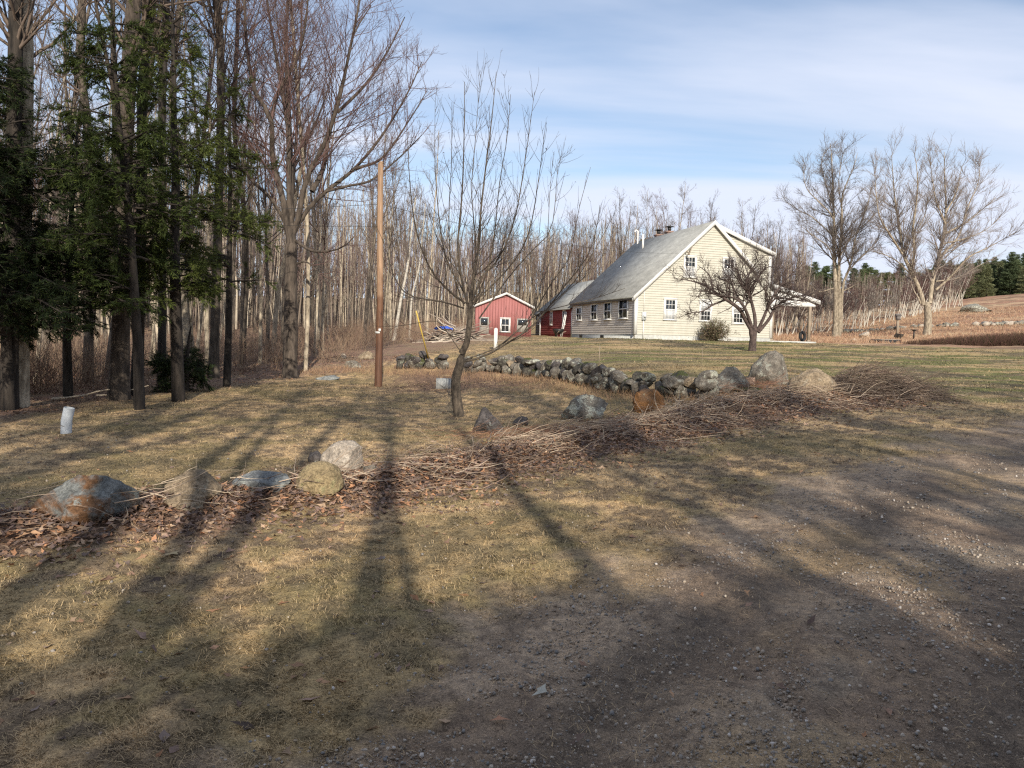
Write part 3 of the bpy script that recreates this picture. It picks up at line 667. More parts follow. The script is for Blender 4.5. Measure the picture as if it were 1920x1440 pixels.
bt.inputs['Color1'].default_value = (.26, .15, .11, 1); bt.inputs['Color2'].default_value = (.20, .11, .08, 1); bt.inputs['Mortar'].default_value = (.32, .29, .26, 1); nt.links.new(bt.outputs[0], b.inputs[0]); b.inputs['Roughness'].default_value = .9; M_brick = m
m, nt, b = new_mat('window_glass'); b.inputs['Base Color'].default_value = (.025, .03, .035, 1); b.inputs['Roughness'].default_value = .06; b.inputs['Specular IOR Level'].default_value = .8; M_glass = m
M_curt = simple('net_curtain', (.32, .33, .34), (.55, .55, .54), 14, .7, 0, stretch=(4, 4, .5))
# roof shingles
m, nt, b = new_mat('grey_shingles'); v = coords(nt, (1, 1, 1)); n1 = noise(nt, 1.3, 6, .65, coords(nt, (2.2, .9, .5))); n2 = noise(nt, 24, 3, .6, coords(nt, (1, 1, 2.5)))
c = ramp(nt, n1.outputs[0], [(.3, (.22, .22, .208)), (.7, (.38, .38, .355))]).outputs[0]
c = mix(nt, 1.0, c, ramp(nt, n2.outputs[0], [(.3, (.78,) * 3), (.7, (1.2,) * 3)]).outputs[0], 'MULTIPLY')
wv = nt.nodes.new('ShaderNodeTexWave'); wv.bands_direction = 'Z'; wv.inputs['Scale'].default_value = 3.3; wv.inputs['Distortion'].default_value = .6; wv.inputs['Detail'].default_value = 2; nt.links.new(v, wv.inputs[0])
c = mix(nt, 1.0, c, ramp(nt, wv.outputs[0], [(.0, (.72,) * 3), (.25, (1,) * 3)]).outputs[0], 'MULTIPLY')
nt.links.new(c, b.inputs[0]); b.inputs['Roughness'].default_value = .95; b.inputs['Specular IOR Level'].default_value = .2; M_roof = m

def laps(mb, mapf, z0, z1, ext, e=.15, proud=.032):
    z = z0
    while z < z1 - .01:
        zt = min(z + e, z1); a0, b0 = ext(z); a1, b1 = ext(zt)
        if b0 - a0 < .03: z = zt; continue
        if b1 < a1: a1 = b1 = (a1 + b1) / 2
        mb.quad(mapf(a0, -proud, z), mapf(b0, -proud, z), mapf(b1, -.003, zt), mapf(a1, -.003, zt))
        mb.quad(mapf(a0, 0, z + .002), mapf(b0, 0, z + .002), mapf(b0, -proud, z), mapf(a0, -proud, z))
        z = zt
W_, D_, EH, RX, RH = 9.8, 11.07, 2.72, 5.2, 7.5
SLP = (RH - EH) / RX
gm = lambda a, d, z: (a, d, z)              # gable wall: a along x, outward = -y
lm = lambda a, d, z: (d, a, z)              # side wall: a along y, outward = -x
fl = .28  # top of the foundation
def gext(z): return ((0 if z < EH else (z - EH) / SLP), (W_ if z < RH - (W_ - RX) * SLP else RX + (RH - z) / SLP))
mb = MB(); laps(mb, gm, fl, RH - .02, gext); 
mb.add([(0, .01, 0), (W_, .01, 0), (W_, .01, RH - (W_ - RX) * SLP), (RX, .01, RH), (0, .01, EH)], [(0, 1, 2, 4)], [(2, 3, 4)])
mb.build('gable_wall', M_cream, house)
mb = MB(); laps(mb, lm, fl, EH + .02, lambda z: (0, D_)); mb.quad((.01, 0, 0), (.01, D_, 0), (.01, D_, EH), (.01, 0, EH)); mb.build('side_wall', M_gsid, house)
mb = MB(); mb.quad((W_, 0, 0), (W_, D_, 0), (W_, D_, 5.6), (W_, .45, 5.6)); mb.add([(0, D_, 0), (W_, D_, 0), (W_, D_, 3.2), (RX, D_, RH), (0, D_, EH)], [(0, 1, 2, 4)], [(2, 3, 4)]); mb.build('rear_wall', M_cream, house)
mb = MB(); mb.box(.03, W_ - .03, -.0, .2, -.6, fl); mb.box(.0, .2, .2, D_, -.6, fl); mb.build('foundation', M_conc, house)
for s_ in (5.2, 9.2):
    mb = MB(); mb.box(-.012, .02, s_ - .3, s_ + .3, .02, .22); mb.build('crawl_vent', M_black, house)
# dormer
DZ = 5.78; dy = .4
def dext(z):
    lx = RX + (RH - z) / SLP + .05; rx = W_ if z < DZ - .05 else W_ - (z - DZ + .05) / (RH - .12 - DZ) * (W_ - RX - .1); return (min(lx, rx), rx)
mb = MB(); laps(mb, lambda a, d, z: (a, dy + d, z), 3.0, RH - .2, dext); mb.build('dormer_wall', M_cream, house)
def slab(mb, x0, z0, x1, z1, y0, y1, th):
    dx, dz = x1 - x0, z1 - z0; L = math.hypot(dx, dz); nx_, nz_ = -dz / L * th, dx / L * th
    mb.hexa([(x0, y0, z0), (x1, y0, z1), (x1 + nx_, y0, z1 + nz_), (x0 + nx_, y0, z0 + nz_)], [(x0, y1, z0), (x1, y1, z1), (x1 + nx_, y1, z1 + nz_), (x0 + nx_, y1, z0 + nz_)])
ox = -.22
mb = MB(); slab(mb, ox, EH + ox * SLP, RX, RH, -.2, D_ + .12, .1); slab(mb, RX, RH, W_ - 1.2, RH - (W_ - 1.2 - RX) * SLP, -.2, dy + .1, .098)
mb.build('roof', M_roof, house)
mb = MB(); slab(mb, RX + .12, RH - .06, W_ + .22, DZ - .02, dy - .18, D_, .11); mb.build('dormer_roof', M_roof, house)
mb = MB()   # rake boards
def rake(x0, z0, x1, z1, y0, y1, th, drop):
    mb.hexa([(x0, y0, z0 - drop), (x1, y0, z1 - drop), (x1, y0, z1 + th), (x0, y0, z0 + th)], [(x0, y1, z0 - drop), (x1, y1, z1 - drop), (x1, y1, z1 + th), (x0, y1, z0 + th)])
rake(ox - .05, EH + ox * SLP - .03, RX, RH, -.235, -.2, .13, .16); rake(RX + .002, RH, W_ - 1.2, RH - (W_ - 1.2 - RX) * SLP, -.235, -.2, .13, .16)
rake(RX + .22, RH - .06, W_ + .28, DZ - .03, dy - .22, dy - .182, .12, .13); rake(ox - .05, EH + ox * SLP - .03, RX, RH, -.06, -.002, .0, .16)
mb.build('rake_board', M_trim, house)
mb = MB(); mb.box(-.06, .13, -.06, -.001, fl, EH - .02); mb.box(-.06, -.002, -.001, .14, fl, EH - .1); mb.build('corner_board', M_trim, house)
mb = MB(); mb.box(W_ - .14, W_ + .05, -.06, -.001, fl, 3.3); mb.build('corner_board', M_trim, house)
mb = MB(); mb.box(W_ - .14, W_ + .05, dy - .06, dy - .003, 3.6, DZ - .05); mb.build('corner_board', M_trim, house)
mb = MB(); mb.box(-.2, -.17, -.2, D_ + .12, EH - .3, EH - .16); mb.box(-.17, -.002, -.18, D_, EH - .2, EH - .185); mb.build('eave_trim', M_dsid, house)
def window(parent, mapf, ac, z0, w_, h_, cols=3, rows=2, two=True, casing=.11, curtain=True, tm=None, top=False):
    tm = tm or M_trim; a0, a1, z1 = ac - w_ / 2, ac + w_ / 2, z0 + h_; c_ = casing
    mb = MB()
    def bx(m_, aa, ab, da, db_, za, zb):
        pts = [mapf(a, d - .03 if d < -.001 else d, z) for a in (aa, ab) for d in (da, db_) for z in (za, zb)]; P_ = np.array(pts); lo_ = P_.min(0); hi_ = P_.max(0); m_.box(lo_[0], hi_[0], lo_[1], hi_[1], lo_[2], hi_[2])
    bx(mb, a0, a0 + c_, -.05, -.0, z0 + c_ * .5, z1 - c_); bx(mb, a1 - c_, a1, -.05, -.0, z0 + c_ * .5, z1 - c_); bx(mb, a0 - .02, a1 + .02, -.056, -.0, z1 - c_, z1); bx(mb, a0 - .03, a1 + .03, -.08, -.0, z0, z0 + c_ * .5)
    fo = mb.build('window', tm, parent)
    ia0, ia1, iz0, iz1 = a0 + c_, a1 - c_, z0 + c_ * .5, z1 - c_
    g = MB(); bx(g, ia0, ia1, -.022, -.019, iz0, iz1); g.build('pane', M_glass, fo)
    if curtain:
        g = MB(); zc0, zc1 = (iz0 + .03, (iz0 + iz1) / 2 - .02) if not top else ((iz0 + iz1) / 2 + .02, iz1 - .03); bx(g, ia0 + .03, ia1 - .03, -.0265, -.024, zc0, zc1); g.build('curtain', M_curt, fo)
    s = MB(); t_ = .028; mid = (iz0 + iz1) / 2; y0_, y1_ = -.042, -.028
    bx(s, ia0, ia1, y0_, y1_, mid - .03, mid + .03); bx(s, ia0, ia0 + .04, y0_ + .001, y1_, iz0, mid - .03); bx(s, ia1 - .04, ia1, y0_ + .001, y1_, iz0, mid - .03); bx(s, ia0, ia0 + .04, y0_ + .001, y1_, mid + .03, iz1); bx(s, ia1 - .04, ia1, y0_ + .001, y1_, mid + .03, iz1)
    bx(s, ia0 + .04, ia1 - .04, y0_ + .001, y1_, iz0, iz0 + .045); bx(s, ia0 + .04, ia1 - .04, y0_ + .001, y1_, iz1 - .045, iz1)
    if cols > 0:
        for zz0, zz1 in ((iz0 + .045, mid - .03), (mid + .03, iz1 - .045)):
            for i in range(1, cols):
                a = ia0 + .04 + (ia1 - ia0 - .08) * i / cols; bx(s, a - t_ / 2, a + t_ / 2, y0_ + .004, y1_, zz0, zz1)
            for j in range(1, rows):
                z = zz0 + (zz1 - zz0) * j / rows; bx(s, ia0 + .04, ia1 - .04, y0_ + .006, y1_, z - t_ / 2, z + t_ / 2)
    s.build('sash', tm, fo)
    return fo
for ac, z0, cu, tp in ((3.64, 3.93, True, False), (6.42, 3.95, True, False), (2.36, 1.2, True, False), (4.87, 1.2, True, True), (7.25, 1.12, True, True)):
    window(house, gm, ac, z0, .92, 1.42, 3, 2, curtain=cu, top=tp)
for ac, z0, w_, h_ in ((1.75, 1.24, 1.45, 1.36), (4.28, 1.22, 1.25, 1.28), (6.66, 1.22, 1.2, 1.25), (9.6, 1.25, 1.1, 1.08)):
    window(house, lm, ac, z0, w_, h_, 2, 1, casing=.1, tm=M_trimd, curtain=False)
# porch
mb = MB(); slab(mb, W_ - .02, 3.72, W_ + 3.55, 2.80, -.15, 6, .06); mb.build('porch_roof', M_roof, house)
mb = MB(); rake(W_ - .02, 3.72, W_ + 3.6, 2.79, -.19, -.152, .07, .2); mb.build('porch_fascia', M_trim, house)
mb = MB(); mb.add([(W_ + .03, -.03, 2.5), (W_ + 3.3, -.03, 2.5), (W_ + 3.3, -.03, 2.66), (W_ + .03, -.03, 3.5)], [(0, 1, 2, 3)]); mb.box(W_ + .03, W_ + 3.35, -.02, .1, 2.42, 2.58); mb.build('porch_beam', M_trimd, house)
mb = MB(); mb.box(W_ + .02, W_ + 3.4, -.2, 4.5, -.4, .1); mb.build('porch_floor', M_conc, house)
for (x_, y_) in ((W_ + 2.95, -.05), (W_ + .35, .35)):
    mb = MB(); mb.box(x_ - .08, x_ + .08, y_ - .02, y_ + .14, .1, 2.42); mb.box(x_ - .1, x_ + .1, y_ - .04, y_ + .16, .1, .22); mb.build('porch_post', M_post, house)
# chimneys, vents
for (x_, y_, h_, s_) in ((RX + .5, 6.6, .38, .45), (RX + .35, 8.0, .32, .45)):
    mb = MB(); mb.box(x_ - s_ / 2, x_ + s_ / 2, y_, y_ + s_, RH - .9, RH + h_); mb.box(x_ - s_ / 2 - .04, x_ + s_ / 2 + .04, y_ - .04, y_ + s_ + .04, RH + h_ - .12, RH + h_ - .02); ch = mb.build('chimney', M_brick, house)
    mb = MB(); cx, cy = x_, y_ + s_ / 2; mb.cyl((cx, cy, RH + h_), (cx, cy, RH + h_ + .3), .12); mb.box(cx - .24, cx + .24, cy - .24, cy + .24, RH + h_ + .3, RH + h_ + .34); mb.build('cap', M_black, ch)
zr = lambda x_: EH + x_ * SLP
mb = MB(); x_ = 4.2; mb.cyl((x_, 8.0, zr(x_) - .1), (x_, 8.0, zr(x_) + 1.15), .075); tag(mb.build('vent_pipe', M_trim, house), 'straight white vent pipe')
x_ = 4.9; t = Tubes(); pp = [(x_, 10.4, zr(x_) - .1), (x_, 10.4, zr(x_) + .9), (x_ - .02, 10.4, zr(x_) + 1.1), (x_ - .16, 10.4, zr(x_) + 1.17), (x_ - .26, 10.4, zr(x_) + 1.0)]; a_, b_ = resamp(pp, (.06, .06), 16); t.add(a_[None], b_[None], 8)
tag(link('vent_pipe', t.mesh('vent_pipe'), M_trim, house), 'hooked white vent pipe')
mb = MB(); mb.cyl((.55, -.05, 0), (.55, -.05, 1.15), .035); mb.cyl((.55, -.04, 1.7), (.55, -.04, 3.1), .018); conduit = mb.build('conduit', M_trimd, house)
M_metr = simple('meter_grey', (.45, .47, .47), (.58, .6, .6), 8, .45, 0)
mb = MB(); mb.box(.42, .68, -.14, -.02, 1.15, 1.68); mb.cyl((.57, -.14, 1.42), (.57, -.22, 1.42), .09, n=16); mb.build('electric_meter', M_metr, house)
mb = MB(); mb.bar((3.25, -.02, 5.75), (3.3, -.5, 5.35), .05, .05); mb.bar((3.3, -.45, 5.35), (3.6, -.3, 5.9), .04, .04); mb.cyl((3.28, -.46, 5.3), (3.28, -.46, 5.45), .06); mb.build('service_bracket', M_post, house)

# annex (ell)
ell = empty('ell', HC, 'low dark red ell joined to the far end of the farmhouse', 'outbuilding', rz=HR)
E0, E1, E2, EZ = D_ + .14, 19.0, 21.2, 2.28
mb = MB(); laps(mb, lambda a, d, z: (.05 + d, a, z), .3, EZ, lambda z: (E0, E1)); mb.quad((.06, E0, -.3), (.06, E1, -.3), (.06, E1, EZ), (.06, E0, EZ)); mb.quad((.06, E1, 0), (5.4, E1, 0), (5.4, E1, EZ), (.06, E1, EZ)); mb.tri((.06, E1, EZ), (5.4, E1, EZ), (2.7, E1, 4.65)); mb.build('wall', M_red, ell)
mb = MB(); slab(mb, -.2, EZ - .12, 2.7, 4.62, E0, E1 + .25, .08); slab(mb, 2.7, 4.62, 5.6, EZ - .12, E0, E1 + .25, .08); mb.build('roof', M_roof, ell)
mb = MB(); mb.box(.02, .2, E0 + .02, E0 + .22, 0, EZ - .1); mb.build('corner_board', M_trimd, ell)
window(ell, lambda a, d, z: (.05 + d, a, z), 13.0, .98, .6, 1.25, 0, 0, tm=M_trimd, curtain=False); window(ell, lambda a, d, z: (.05 + d, a, z), 16.1, .98, .6, 1.22, 0, 0, tm=M_trimd, curtain=False)
mb = MB(); laps(mb, lambda a, d, z: (.3 + d, a, z), .1, 2.0, lambda z: (E1 + .28, E2)); mb.quad((.31, E1, 0), (.31, E2, 0), (.31, E2, 2), (.31, E1, 2)); tag(mb.build('end_wall', M_dsid, ell), 'dark weathered end section')
mb = MB(); slab(mb, .1, 1.95, 2.2, 3.6, E1 + .28, E2 + .2, .07); slab(mb, 2.2, 3.6, 4.3, 1.95, E1 + .28, E2 + .2, .07); mb.build('end_roof', M_roof, ell)
window(ell, lambda a, d, z: (.3 + d, a, z), 20.3, 1.05, .6, .75, 0, 0, tm=M_trimd, curtain=False)
mb = MB(); mb.box(-.05, .05, E1 - .05, E1 + .06, .0, EZ - .12); mb.build('drain_pipe', M_trimd, ell)
# bits leaning in the corner
p = hw(-.45, 12.3); z = Ts(p[0], p[1]); mb = MB()
for q in (-.16, .16): mb.bar((q, 0, 0), (q, .35, 2.0), .05, .07)
for i in range(6): mb.bar((-.16, .04 + .055 * i, .25 + .3 * i), (.16, .04 + .055 * i, .25 + .3 * i), .03, .03)
o = mb.build('ladder', M_trimd, loc=(p[0], p[1], z)); o.rotation_euler = (0, 0, HR - PI / 2); tag(o, 'narrow pale ladder leaning on the red ell', 'ladder')
p = hw(-.9, 11.7); z = Ts(p[0], p[1]); root = empty('wheelbarrow', (p[0], p[1], z), 'black wheelbarrow parked where the ell meets the house', 'wheelbarrow', rz=HR + PI / 2)
mb = MB(); mb.hexa([(-.3, -.22, .32), (.3, -.22, .32), (.3, .22, .32), (-.3, .22, .32)], [(-.5, -.33, .68), (.5, -.33, .68), (.5, .33, .68), (-.5, .33, .68)]); mb.build('tray', M_black, root)
mb = MB(); mb.torus((.5, 0, .2), (0, 1, 0), .15, .05); mb.build('wheel', M_black, root)
mb = MB(); mb.bar((.5, .05, .2), (-.95, .28, .5), .04, .04); mb.bar((.5, -.05, .2), (-.95, -.28, .5), .04, .04); mb.bar((-.3, .2, .35), (-.35, .2, 0), .03, .03); mb.bar((-.3, -.2, .35), (-.35, -.2, 0), .03, .03); mb.build('frame', M_post, root)

# red shed
sc_ = at(941, 633); sc_ = np.array([(941 - 960) / F * 60, 60.0, 0]); sc_[2] = Ts(sc_[0], sc_[1])
shed = empty('shed', sc_, 'bright red gabled shed with white roof edges beyond the ell', 'shed', rz=.06)
sw = 4.55; se = 2.42; sr = 3.45
mb = MB(); mb.box(-sw/2, sw/2, 0, 4.5, -.4, se)
mb.tri((-sw/2, 0, se), (sw/2, 0, se), (.2, 0, sr)); 
for i in range(20): # vertical boards
    xa = -sw/2 + i * sw/20; xb = xa + sw/20 - .012; f = lambda q: se + (sr - se) * (1 - abs(q - .2) / (sw/2 + (.2 if q < .2 else -.2)))
    mb.hexa([(xa, -.02, .0), (xb, -.02, .0), (xb, -.003, .0), (xa, -.003, .0)], [(xa, -.02, f(xa)), (xb, -.02, f(xb)), (xb, -.003, f(xb)), (xa, -.003, f(xa))])
mb.build('wall', M_shed, shed)
mb = MB(); slab(mb, -sw/2 - .2, se - .1, .2, sr + .02, -.22, 4.7, .06); slab(mb, .2, sr + .02, sw/2 + .25, se - .1, -.22, 4.7, .06); mb.build('roof', simple('white_tin', (.62, .62, .6), (.75, .75, .73), 4, .5, 0), shed)
mb = MB(); rake(-sw/2 - .22, se - .1, .2, sr, -.25, -.222, .08, .1); rake(.203, sr, sw/2 + .27, se - .1, -.25, -.222, .08, .1); mb.build('rake_board', M_trim, shed)
M_old = simple('old_board', (.22, .21, .19), (.42, .40, .36), 8, .9, .2, .005, (1, 1, .3))
for xc, w_, z0, h_, mt in ((-1.55, .75, .15, 1.35, M_old), (1.55, .9, .35, 1.1, M_old)):
    mb = MB(); mb.box(xc - w_/2, xc + w_/2, -.045, -.021, z0, z0 + h_); d_ = mb.build('door' if xc < 0 else 'shutter', mt, shed)
    mb = MB(); mb.box(xc - w_/2 + .1, xc + w_/2 - .1, -.05, -.046, z0 + h_ * .5, z0 + h_ - .1); mb.build('pane', M_glass, d_)
window(shed, lambda a, d, z: (a, d - .021, z), .15, .3, .85, 1.2, 2, 1, tm=M_trimd, casing=.1, curtain=False)

# ------------------------------------------------------------------ yard things
def pole():
    p = at(709, 725); root = empty('utility_pole', p, 'bare brown wooden pole without crossarm at the edge of the yard', 'pole')
    top = P(715, 306, p[1]) - p; n = 22; t = Tubes(); tt = np.linspace(-.03, 1, n)[:, None]; pts = top[None] * tt; pts[:, 0] += .02 * np.sin(tt[:, 0] * 5); rd = np.linspace(.122, .082, n)
    t.add(pts[None], rd[None], 16); me = t.mesh('shaft'); mm, nt, b = new_mat('pole_wood'); v = coords(nt, (4, 4, .35)); n1 = noise(nt, 5, 7, .65, v)
    sx = nt.nodes.new('ShaderNodeSeparateXYZ'); nt.links.new(coords(nt), sx.inputs[0]); mr = nt.nodes.new('ShaderNodeMapRange'); nt.links.new(sx.outputs[2], mr.inputs[0]); mr.inputs[1].default_value = 1; mr.inputs[2].default_value = 6.8
    n9 = noise(nt, 1.2, 3, .5, coords(nt)); ad = nt.nodes.new('ShaderNodeMath'); nt.links.new(mr.outputs[0], ad.inputs[0]); nt.links.new(n9.outputs[0], ad.inputs[1]); ad.operation = 'ADD'
    tone = ramp(nt, ad.outputs[0], [(.45, (.075, .032, .018)), (.95, (.14, .065, .032)), (1.0, (.32, .2, .12))]); 
    tone.color_ramp.elements[0].position = .3; tone.color_ramp.elements[1].position = .8
    c = mix(nt, 1.0, tone.outputs[0], ramp(nt, n1.outputs[0], [(.3, (.5,) * 3), (.7, (1.35,) * 3)]).outputs[0], 'MULTIPLY'); nt.links.new(c, b.inputs[0]); b.inputs['Roughness'].default_value = .7; bump(nt, b, n1.outputs[0], .6, .01)
    link('shaft', me, mm, root)
    mb = MB(); f = (725 - 622) / (725 - 306.); c = top * f; mb.cyl(c - [0, 0, .03], c + [0, 0, .03], .116, n=16); mb.build('tag_band', simple('galv', (.45, .45, .44), (.6, .6, .58), 10, .4, 0), root)
    mb = MB(); mb.box(c[0] + .01, c[0] + .08, c[1] - .137, c[1] - .13, c[2] + .04, c[2] + .12); mb.build('number_plate', M_trim, root)
    mb = MB(); mb.cyl(top - [0, 0, .0], top + [0, 0, .05], .086, .04, n=16); mb.build('cap', simple('poletop', (.3, .2, .13), (.4, .28, .18), 8), root)
    return p, p + top
pb, ptop = pole()
def wire(name, a, b, sag, r, label, mat=M_black):
    a = np.array(a); b = np.array(b); t = np.linspace(0, 1, 24)[:, None]; pts = a * (1 - t) + b * t; pts[:, 2] -= (4 * sag * t * (1 - t))[:, 0]
    tb = Tubes(); tb.add((pts - a)[None], np.full((1, 24), r), 5); return tag(link(name, tb.mesh(name), mat, loc=a), label, 'wire')
wa = ptop * (1 - .18) + pb * .18
wire('overhead_wire', wa, P(-400, 402, 19), .15, .007, 'upper thin black wire running left from the pole')
wa2 = ptop * (1 - .28) + pb * .28
wire('overhead_wire', wa2, P(-400, 355, 16), .2, .005, 'lower thin black wire running left from the pole')
wire('overhead_wire', wa, hw(3.28, -.46, 5.45), .5, .007, 'service wire from the pole to the gable of the farmhouse')
g0 = at(808, 690); root = empty('guy_wire', g0, 'guy wire bracing the pole, with a yellow plastic guard at its foot', 'guy wire')
dv = (ptop - np.array([0, 0, .4])) - g0; L = np.linalg.norm(dv); u = dv / L
mb = MB(); mb.cyl((0, 0, 0), dv, .006, n=5); mb.build('cable', simple('cable', (.3, .3, .3), (.4, .4, .4), 5, .5, 0), root)
mb = MB(); mb.cyl(u * .1, u * 2.6, .026, n=10); mb.build('guard', simple('yellow_plastic', (.45, .32, .07), (.55, .4, .1), 5, .5, 0), root)
# white pipe
p = at(124, 812); root = empty('pvc_pipe', p, 'short white plastic pipe standing upright in the grass at left', 'pipe')
mp_ = simple('pvc', (.38, .41, .44), (.48, .51, .54), 12, .5, 0); s_ = p[1] / F; t = Tubes(); hh = 48 * s_; R_ = 9.5 * s_
pts = np.array([[-.0, 0, -.05], [.01, 0, hh * .5], [.055, 0, hh]]); t.add(pts[None], np.full((1, 3), R_), 20); t.add(pts[None, ::-1], np.full((1, 3), R_ * .88), 20); link('tube', t.mesh('tube'), mp_, root)
mb = MB(); mb.cyl((.0, 0, hh * .28), (.003, 0, hh * .31), R_ * 1.012, n=20, cap=False); mb.build('printed_line', M_dsid, root)
# white post
p = at(929, 657); s_ = p[1] / F; mb = MB(); hh = 40 * s_; mb.box(-.075, .075, -.075, .075, -.2, hh); mb.hexa([(-.09, -.09, hh), (.09, -.09, hh), (.09, .09, hh), (-.09, .09, hh)], [(-.03, -.03, hh + .05), (.03, -.03, hh + .05), (.03, .03, hh + .05), (-.03, .03, hh + .05)])
tag(mb.build('fence_post', M_trim, loc=p), 'single white square post standing behind the stone wall', 'post')
# stakes
for px, py, h_, lb, mt in ((1123, 684, 36, 'thin pale stake in the lawn before the grey side of the house', M_post), (1316, 683, 34, 'very thin stake in the lawn below the rhododendron bush', M_post)):
    p = at(px, py); s_ = p[1] / F; mb = MB(); mb.cyl((0, 0, -.1), (.01, 0, h_ * s_), .012 if px < 1200 else .006, n=6); tag(mb.build('stake', mt, loc=p), lb, 'stake')
# tyre behind porch post
p = hw(W_ + 3.15, .9); z = Ts(p[0], p[1]); root = empty('tyre_ring', (p[0], p[1], max(z, HC[2] + .1)), 'black tyre leaning against the porch post', 'tyre', rz=HR)
mb = MB(); mb.torus((0, 0, .36), (.35, -1, .12), .27, .1); mb.build('tread', simple('rubber', (.015, .015, .016), (.03, .03, .03), 20, .7, .3), root)
# birdhouse pole, bird bath, planter, wood
p = at(1682, 628); s_ = p[1] / F; root = empty('birdhouse_post', p, 'weathered post topped by a small dark birdhouse in the field', 'birdhouse')
mb = MB(); mb.box(-.09, .09, -.09, .09, -.2, 28 * s_); mb.build('post', M_post, root)
mb = MB(); h0 = 28 * s_; mb.box(-.17, .17, -.17, .17, h0, h0 + .4); mb.hexa([(-.25, -.25, h0 + .4), (.25, -.25, h0 + .4), (.25, .25, h0 + .4), (-.25, .25, h0 + .4)], [(-.25, -.02, h0 + .62), (.25, -.02, h0 + .62), (.25, .02, h0 + .62), (-.25, .02, h0 + .62)]); mb.build('box', M_dsid, root)
p = at(1713, 636); s_ = p[1] / F; root = empty('bird_bath', p, 'dark bird bath on a stem at the lawn edge', 'bird bath')
mb = MB(); mb.cyl((0, 0, 0), (0, 0, 15 * s_), .06); mb.build('stem', M_black, root); mb = MB(); mb.cyl((0, 0, 15 * s_), (0, 0, 18 * s_), .08, .32, 16); mb.build('bowl', M_black, root)
p = at(1668, 643); s_ = p[1] / F; root = empty('raised_bed', p, 'long low black edged bed at the back of the lawn', 'raised bed')
mb = MB(); w_ = 42 * s_; mb.box(-w_/2, w_/2, 0, 1.4, -.1, .24); mb.build('edging', M_black, root); mb = MB(); mb.box(-w_/2 + .06, w_/2 - .06, .06, 1.34, .24, .27); mb.build('soil', M_old, root)
p = at(1686, 634); V, Fc = rock_verts(.95, .7, .62, 77, ico=ICO4); V[:, 2] += .2; tag(link('tree_stump', mesh_from('tree_stump', V, [Fc], True), M_bark_dark, loc=p), 'dark old stump just behind the raised bed', 'stump')
# wood heap and blue tarp
q = at(848, 640); n = 150; rg = np.random.default_rng(12); a_ = rg.uniform(0, 2 * PI, n); rr = np.sqrt(rg.random(n)); X = q[0] + rr * 1.3 * np.cos(a_); Y = q[1] + .8 + rr * .8 * np.sin(a_)
t = sticks(X, Y, rg.uniform(.8, 2.2, n), rg.uniform(.02, .06, n), .9 * (1 - rr ** 1.5) * rg.uniform(.2, 1, n), 13, lambda m, r_: r_.normal(.1, .5, m) + PI * r_.integers(0, 2, m), [(.30, .25, .20), (.42, .36, .29), (.22, .17, .14)], .28, 6)
tag(link('branch_heap', t.mesh('branch_heap'), attr_mat('heapwood', .9)), 'heap of grey cut branches left of the red shed', 'wood pile')
mb = MB(); gN = 14; gxx, gyy = np.meshgrid(np.linspace(-.55, .55, gN), np.linspace(-.4, .4, gN), indexing='ij'); gzz = .12 * np.cos(gxx * 2.5) + (vn2(gxx * 5, gyy * 5, 3) - .5) * .22
ii = np.arange(gN * gN).reshape(gN, gN); mb.add(np.stack([gxx.ravel(), gyy.ravel(), gzz.ravel()], 1), np.stack([ii[:-1, :-1], ii[1:, :-1], ii[1:, 1:], ii[:-1, 1:]], -1).reshape(-1, 4))
pt = P(832, 618, q[1] + .8); tag(mb.build('tarp', simple('blue_tarp', (.03, .08, .42), (.06, .14, .6), 9, .45, .2), loc=pt), 'crumpled blue tarp on top of the branch heap', 'tarp')
q = at(130, 753); t = sticks(np.array([q[0] - .5, q[0] + .3]), np.array([q[1] + .2, q[1] + .5]), np.array([1.6, 1.1]), np.array([.03, .02]), np.array([.04, .1]), 19, lambda m, r_: r_.normal(.1, .2, m), [(.5, .42, .32)], .05, 6)
tag(link('fallen_branch', t.mesh('fallen_branch'), attr_mat('fallenwood', .9)), 'pale broken branch on the wood floor behind the white pipe', 'branch')
# sapling in front
p = at(968, 850); t = Tubes(); a_, b_ = resamp([p * 0, P(958, 800, p[1]) - p, P(948, 745, p[1]) - p, P(935, 690, p[1]) - p], (.007, .003), 12); t.add(a_[None], b_[None], 5)
tag(link('sapling', t.mesh('sapling'), M_black), 'thin black leafless sapling rising from the brush row', 'sapling')
# dead stem leaning over left rocks
for (x0, y0, x1, y1, lb) in ((335, 975, 222, 878, 'long bare stem leaning over the gap between the left boulders'), (665, 925, 505, 835, 'long dark bare stem crossing in front of the yellowish boulder'), (755, 915, 690, 845, 'dry stem leaning by the pale boulder, seed head on top')):
    p = at(x0, y0); q = P(x1, y1, p[1] + .1) - p; t = Tubes(); a_, b_ = resamp([p * 0, q * .5 + [0, 0, .02], q], (.0045, .002), 8); t.add(a_[None], b_[None], 5); tag(link('dead_stem', t.mesh('dead_stem'), M_twig), lb, 'dead stem')

# ------------------------------------------------------------------ trees
def tube_obj(name, parts, mat, parent):
    t = Tubes()
    for Pt, Rd, k in parts: t.add(Pt, Rd, k)
    return link(name, t.mesh(name), mat, parent)

